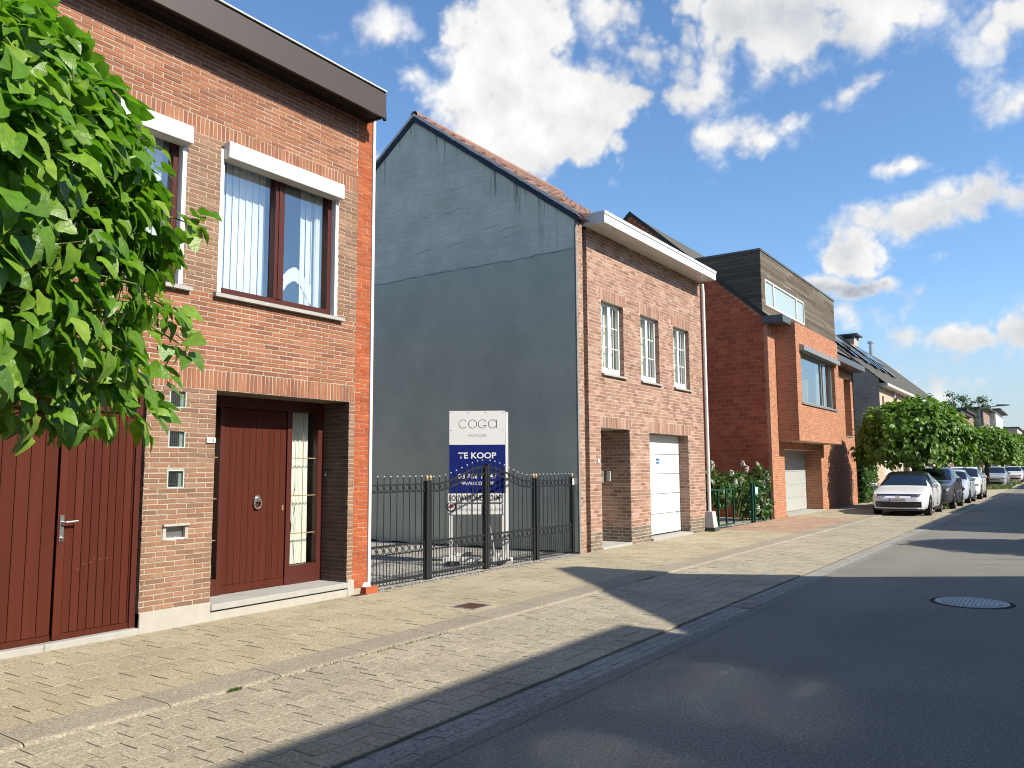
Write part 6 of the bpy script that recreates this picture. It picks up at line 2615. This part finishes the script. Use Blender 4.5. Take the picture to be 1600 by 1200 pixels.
HATCH = dict(L=4.28, W=1.79, H=1.46, paint='car_white', roof='car_black', wheel=.315, axles=(.86, 3.48), zb=.19,
             top=[(0, .57), (.05, .65), (.18, .735), (.5, .83), (.98, .93), (1.14, .97), (1.92, 1.38), (2.25, 1.455), (2.9, 1.46), (3.5, 1.40), (3.72, 1.36), (4.08, 1.02), (4.2, .92), (4.28, .7)],
             belt=[(0, .56), (.2, .72), (.6, .80), (1.3, .90), (2.4, .95), (3.6, 1.0), (4.0, 1.0), (4.28, .66)],
             hw=[(0, .56), (.05, .67), (.14, .76), (.3, .83), (.7, .885), (3.5, .895), (4.0, .85), (4.2, .76), (4.28, .70)],
             rw=[(0, .62), (1.2, .70), (2.0, .62), (2.8, .60), (3.7, .56), (4.28, .6)], glass=(1.14, 1.95, 3.6, 4.05), side=((1.66, 2.38), (2.44, 3.2)), doors=(1.42, 2.41), face=face_hatch)
SUV = dict(L=4.5, W=1.84, H=1.62, paint='car_grey', wheel=.345, axles=(.90, 3.58), zb=.22,
           top=[(0, .70), (.05, .80), (.16, .88), (.6, .96), (1.2, 1.05), (1.38, 1.09), (2.1, 1.52), (2.4, 1.60), (3.2, 1.61), (3.9, 1.53), (4.3, 1.12), (4.44, .95), (4.5, .7)],
           belt=[(0, .66), (.2, .84), (.6, .92), (1.3, 1.0), (2.4, 1.05), (3.8, 1.12), (4.2, 1.08), (4.5, .68)],
           hw=[(0, .70), (.05, .77), (.14, .83), (.3, .88), (.7, .91), (3.7, .92), (4.2, .87), (4.5, .74)],
           rw=[(0, .66), (1.3, .74), (2.1, .66), (3.0, .64), (4.1, .58), (4.5, .6)], glass=(1.36, 2.15, 3.9, 4.25), side=((1.85, 2.5), (2.56, 3.35), (3.42, 3.85)), doors=(1.5, 2.53), face=face_suv)
SMALL = dict(L=3.6, W=1.64, H=1.49, paint='car_bluewhite', wheel=.29, axles=(.72, 3.02), zb=.18,
             top=[(0, .58), (.05, .68), (.18, .80), (.5, .92), (.85, 1.0), (.98, 1.04), (1.55, 1.40), (1.85, 1.48), (2.4, 1.48), (2.95, 1.40), (3.4, 1.05), (3.54, .9), (3.6, .65)],
             belt=[(0, .55), (.18, .76), (.5, .86), (1.0, .96), (2.0, .99), (3.0, 1.03), (3.4, 1.0), (3.6, .62)],
             hw=[(0, .58), (.06, .66), (.16, .72), (.34, .78), (.7, .81), (3.0, .82), (3.4, .76), (3.6, .62)],
             rw=[(0, .56), (1.0, .66), (1.6, .58), (2.3, .55), (3.3, .52), (3.6, .54)], glass=(.96, 1.58, 2.9, 3.35), side=((1.35, 2.15), (2.22, 2.85)), doors=(1.05, 2.2), face=face_small)
car1 = make_car('parked_car', 'silver white hatchback with black roof parked nearest', HATCH)
car1.location = (29.35, -2.98, -.018)
car2 = make_car('parked_car', 'grey crossover parked right behind the silver white hatchback', SUV)
car2.location = (34.6, -3.12, -.018)
car3 = make_car('parked_car', 'small pale city car with round headlights behind the grey crossover', SMALL)
car3.location = (40.3, -3.25, -.018)
S4 = dict(SUV)
S4['paint'] = 'car_white'
car4 = make_car('parked_car', 'white crossover behind the small pale city car', S4)
car4.location = (45.3, -3.2, -.02)
S5 = dict(SUV)
S5['paint'] = 'car_silver'
car5 = make_car('parked_car', 'silver estate car parked behind the bare tree trunk', S5)
car5.location = (71.0, -2.95, -.02)
car6 = dup(car4, loc=(96, -3.0, -.02), label='farthest white car at the end of the row')
car7 = dup(car5, loc=(112, -3.2, -.02), label='farthest silver car beyond the farthest white one')

# ------------------------------------------------------------------ the other side of the street (behind the camera; it casts the shadows)
def opposite(name, label, prof, x0, x1, y0, mat, wins, roofmat='slate_roof', cat='house'):
    """prof: (y,z) section of the house, extruded along the street; wins: openings on the street front (x0,x1,z0,z1)"""
    h = thing(name, label, cat, ((x0 + x1) / 2, y0 - 4, 0))
    Fo = Face((0, y0, 0), (-1, 0, 0), (0, 1, 0))
    mb = MB()
    ze = prof[0][1]
    panel(mb, Fo, -x1, -x0, 0, ze, [(-b, -a, c, d) for a, b, c, d in wins])
    ring = [(y0, 0)] + [(y, z) for y, z in prof] + [(prof[-1][0], 0)]
    for x in (x0, x1):
        mb.add([(x, y, z) for y, z in ring], [tuple(range(len(ring)))])
    mb.quad((x0, prof[-1][0], 0), (x1, prof[-1][0], 0), (x1, prof[-1][0], prof[-1][1]), (x0, prof[-1][0], prof[-1][1]))
    mb.build('wall', mat, h)
    mb = MB()
    pr = [(prof[0][0] + .38, prof[0][1] - .02)] + prof[1:]
    for (ya, za), (yb, zb_) in zip(pr, pr[1:]):
        mb.quad((x0 - .05, ya, za), (x1 + .05, ya, za), (x1 + .05, yb, zb_), (x0 - .05, yb, zb_))
    mb.build('roof', roofmat, h)
    for a, b, c, d in wins:
        mb = MB()
        mb.frame(a, b, c, d, y0 - .14, y0 - .08, .07)
        w = mb.build('window' if c > .3 else 'door', 'white_pvc', h)
        box('pane', 'car_glass', w, a + .05, b - .05, y0 - .13, y0 - .11, c + .05, d - .05)
    return h


YO = -13.0
sec = lambda e, rdg: [(YO, e), (YO - 4.6, rdg), (YO - 9.2, e)]
wset = lambda a: [(a + .8, a + 2.6, 3.6, 5.1), (a + 4.2, a + 6.0, 3.6, 5.1), (a + .7, a + 1.7, 0, 2.2), (a + 3.4, a + 6.2, .9, 2.3)]
EA = .765 * (-3.74 - (YO + .38))
opposite('brick_house', 'red brick house across the road from the dark red doors', sec(EA, EA + 2.5), 1.0, 8.15, YO, 'wall_orange_brick', wset(1.2))
opposite('brick_house', 'brown brick house across the road behind the camera', sec(EA - .12, EA + 2.3), -6.5, .98, YO, 'wall_brown_brick', wset(-6.2))
opposite('brick_house', 'cream brick house across the road farthest behind the camera', sec(EA + .1, EA + 2.6), -15, -6.52, YO, 'wall_cream_brick', wset(-14.5))
# street-facing gable: its outline gives the pointed shadow on the pavement
hB = thing('brick_house', 'cream brick house across the road with a pointed street gable', 'house', (11.5, -16, 0))
poly = [(8.25, 0), (8.25, 6.2), (12.0, 9.05), (12.32, 9.0), (12.36, 7.62), (13.3, 6.1), (14.9, 4.1), (15.6, 3.3), (15.6, 0)]
mb = MB()
mb.prism(poly, 'y', -22, -12.64)
mb.build('wall', 'wall_cream_brick', hB)
mb = MB()
mb.add([(8.1, -12.5, 6.09), (12.0, -12.5, 9.06), (12.0, -22.1, 9.10), (8.1, -22.1, 6.15)], [(0, 1, 2, 3)])
mb.build('roof', 'slate_roof', hB)
for a, b, c, d in ((9.3, 10.6, 3.6, 5.2), (11.2, 12.2, 3.6, 5.2), (9.2, 10.2, .02, 2.2), (11.0, 13.4, .8, 2.2)):
    w = box('window' if c > .3 else 'door', 'white_pvc', hB, a, b, -12.64, -12.60, c, d)
    box('pane', 'car_glass', w, a + .08, b - .08, -12.60, -12.585, c + .08, d - .08)
EC = .765 * (-4.25 - (YO + .38))
for k, (a, b) in enumerate(((24.2, 32.6), (32.62, 41.0), (41.02, 49.6), (49.62, 58.2))):
    opposite('terraced_house', '%s house of the terrace across the road, counted from the gap' % ('first', 'second', 'third', 'fourth')[k], sec(EC + (0, .12, -.1, .05)[k], EC + 2.4), a, b, YO, ('wall_brown_brick', 'wall_orange_brick', 'wall_cream_brick', 'wall_brown_brick')[k], wset(a + .4))
for k, (a, b) in enumerate(((69, 80), (80.1, 92), (92.1, 106), (106.1, 122))):
    opposite('terraced_house', '%s house of the far terrace across the road beyond the side street' % ('first', 'second', 'third', 'fourth')[k], sec(EC, EC + 2.4), a, b, YO, ('wall_orange_brick', 'wall_brown_brick')[k % 2], wset(a + .6))

# ------------------------------------------------------------------ far end of the street
def block(name, label, x0, x1, y0, y1, h, mat, rows, cols, roof='roof_dark', over=.3, doors=True):
    b = thing(name, label, 'building', ((x0 + x1) / 2, (y0 + y1) / 2, 0))
    MB().box(x0, x1, y0, y1, 0, h).build('wall', mat, b)
    MB().box(x0 - over, x1 + over, y0 - over, y1 + over, h, h + .22).build('roof', roof, b)
    for r_ in range(rows):
        for c_ in range(cols):
            a = x0 + (x1 - x0) * (c_ + .25) / cols
            e = x0 + (x1 - x0) * (c_ + .75) / cols
            z = 1.0 + r_ * 2.9
            w = box('window', 'white_pvc', b, a, e, y0 - .06, y0 - .0, z, z + 1.4)
            box('pane', 'car_glass', w, a + .1, e - .1, y0 - .08, y0 - .06, z + .1, z + 1.3)
    return b


block('garage_row', 'low row of garages with white doors past the cream terrace', 75, 84, .6, 7, 2.7, 'wall_orange_brick', 1, 3)
block('brick_building', 'orange brick house with flat dark roof beyond the cream terrace', 85.5, 96, .5, 10, 6.6, 'wall_orange_brick', 2, 4)
block('brick_building', 'brown brick house with flat roof behind the tall thin tree', 97, 107, 1, 11, 7.4, 'wall_brown_brick', 2, 4)
block('apartment_block', 'tall brown block with a white street front near the end of the street', 138, 150, 2.2, 14, 10.2, 'wall_brown_brick', 3, 3, over=.7)
fb = block('white_building', 'white flat-roofed building next to the tall brown block', 150.5, 168, 1.4, 14, 10.6, 'white_paint', 3, 4, over=.8)
block('brick_building', 'low cream building between the brown houses and the tall block', 108.5, 120, 1, 10, 5.6, 'wall_cream_brick', 2, 3)
block('brick_building', 'pale brick building closing the view at the end of the street', 185, 205, 0, 14, 9.0, 'wall_cream_brick', 3, 4)
block('brick_building', 'brown brick building last in view beside the horizon', 215, 245, -1, 14, 9.5, 'wall_brown_brick', 3, 5)

rf_ = random.Random(19)
FT = thing('tall_tree', 'tall thin-leaved tree rising above the roofs near the end of the street', 'tree', (112, 3, 0))
mb = MB()
tops = []
branch(mb, (112, 3, 0), (112, 3, 7.5), .22, .12, rf_, .08, 6, 8)
for i in range(16):
    a = i * 2.4
    z0 = 4.5 + i * .25
    tip = (112 + math.cos(a) * rf_.uniform(1.6, 3.0), 3 + math.sin(a) * rf_.uniform(1.2, 2.6), z0 + rf_.uniform(1.2, 3.0))
    branch(mb, (112, 3, z0), tip, .08, .02, rf_, .15, 4, 5)
    tops.append(tip)
mb.build('trunk', 'bark', FT, smooth=True)
cr = Crown([leaf_geo(1, .6, .2, .2, False)], 'leaf_far')
for t in tops:
    for q in range(2):
        c = (t[0] + rf_.uniform(-.6, .6), t[1] + rf_.uniform(-.6, .6), t[2] + rf_.uniform(-.7, .5))
        bush(cr, rf_, c, (rf_.uniform(.6, 1.1), rf_.uniform(.6, 1.0), rf_.uniform(.35, .6)), 70, .26, shell=.1)
cr.build(FT, 'crown')
for x, y, h, lab in ((66.0, -1.0, 4.4, 'slim bright green conifer in front of the cream terrace'), (75.2, -1.0, 3.6, 'second slim green conifer, farther along than the first')):
    CT = thing('conifer', lab, 'tree', (x, y, 0), 'slim green conifers')
    MB().cyl((x, y, 0), (x, y, h * .9), .07, .02, 8).build('trunk', 'bark', CT)
    cr = Crown([leaf_geo(1, .35, .2, .1, False)], 'leaf_hedge')
    for i in range(1300):
        t = rf_.random()
        rr = (.62 * (1 - t) ** .7 + .05) * (.75 + .3 * rf_.random())
        a = rf_.uniform(0, 6.28)
        cr.put(leaf_matrix((x + rr * math.cos(a), y + rr * math.sin(a), .15 + t * h), (math.cos(a), math.sin(a), .9), rdir(rf_), 0, rf_.uniform(.16, .3)), 0)
    cr.build(CT, 'crown')
LP = thing('street_lamp', 'grey street lamp with a flat arm above the round trees', 'lamp', (77, -1.9, 0))
MB().cyl((77, -1.9, 0), (77, -1.9, 6.35), .09, .05, 10).build('pole', 'alu_matt', LP)
MB().tube([(77, -1.9, 6.3), (77, -2.2, 6.42), (77, -3.3, 6.55)], .04, 6).build('arm', 'alu_matt', LP)
MB().prism([(-4.1, 6.55), (-4.05, 6.62), (-3.2, 6.66), (-3.1, 6.55), (-3.3, 6.50)], 'x', 76.88, 77.12).build('lamp_head', 'grey_metal', LP)
for k, (x, y) in enumerate(((62.5, -1.2), (66.3, -2.05))):
    bo_ = thing('bollard', ('pale concrete post in front of the cream terrace, first of two', 'pale concrete post in front of the cream terrace, second of two')[k], 'post', (x, y, 0), 'pale posts by the terrace')
    MB().cyl((x, y, 0), (x, y, 2.3), .07, .06, 10).build('shaft', 'concrete', bo_)
# wood on the horizon
cr = Crown([leaf_geo(1, .8, .2, .2, False)], 'leaf_far')
for k in range(26):
    x = 260 + k * 7 + rf_.uniform(-3, 3)
    y = rf_.uniform(-30, 40)
    h = rf_.uniform(7, 11)
    bush(cr, rf_, (x, y, h * .55), (4.5, 4.5, h * .5), 130, 1.6, shell=.4)
for k in range(30):
    x, y = rf_.uniform(-30, 230), rf_.uniform(45, 90)
    bush(cr, rf_, (x, y, 4), (4, 4, 4), 90, 1.5, shell=.4)
o = cr.build(None, 'wood')
tag(o, 'distant green trees closing the end of the street', 'trees', kind='stuff')
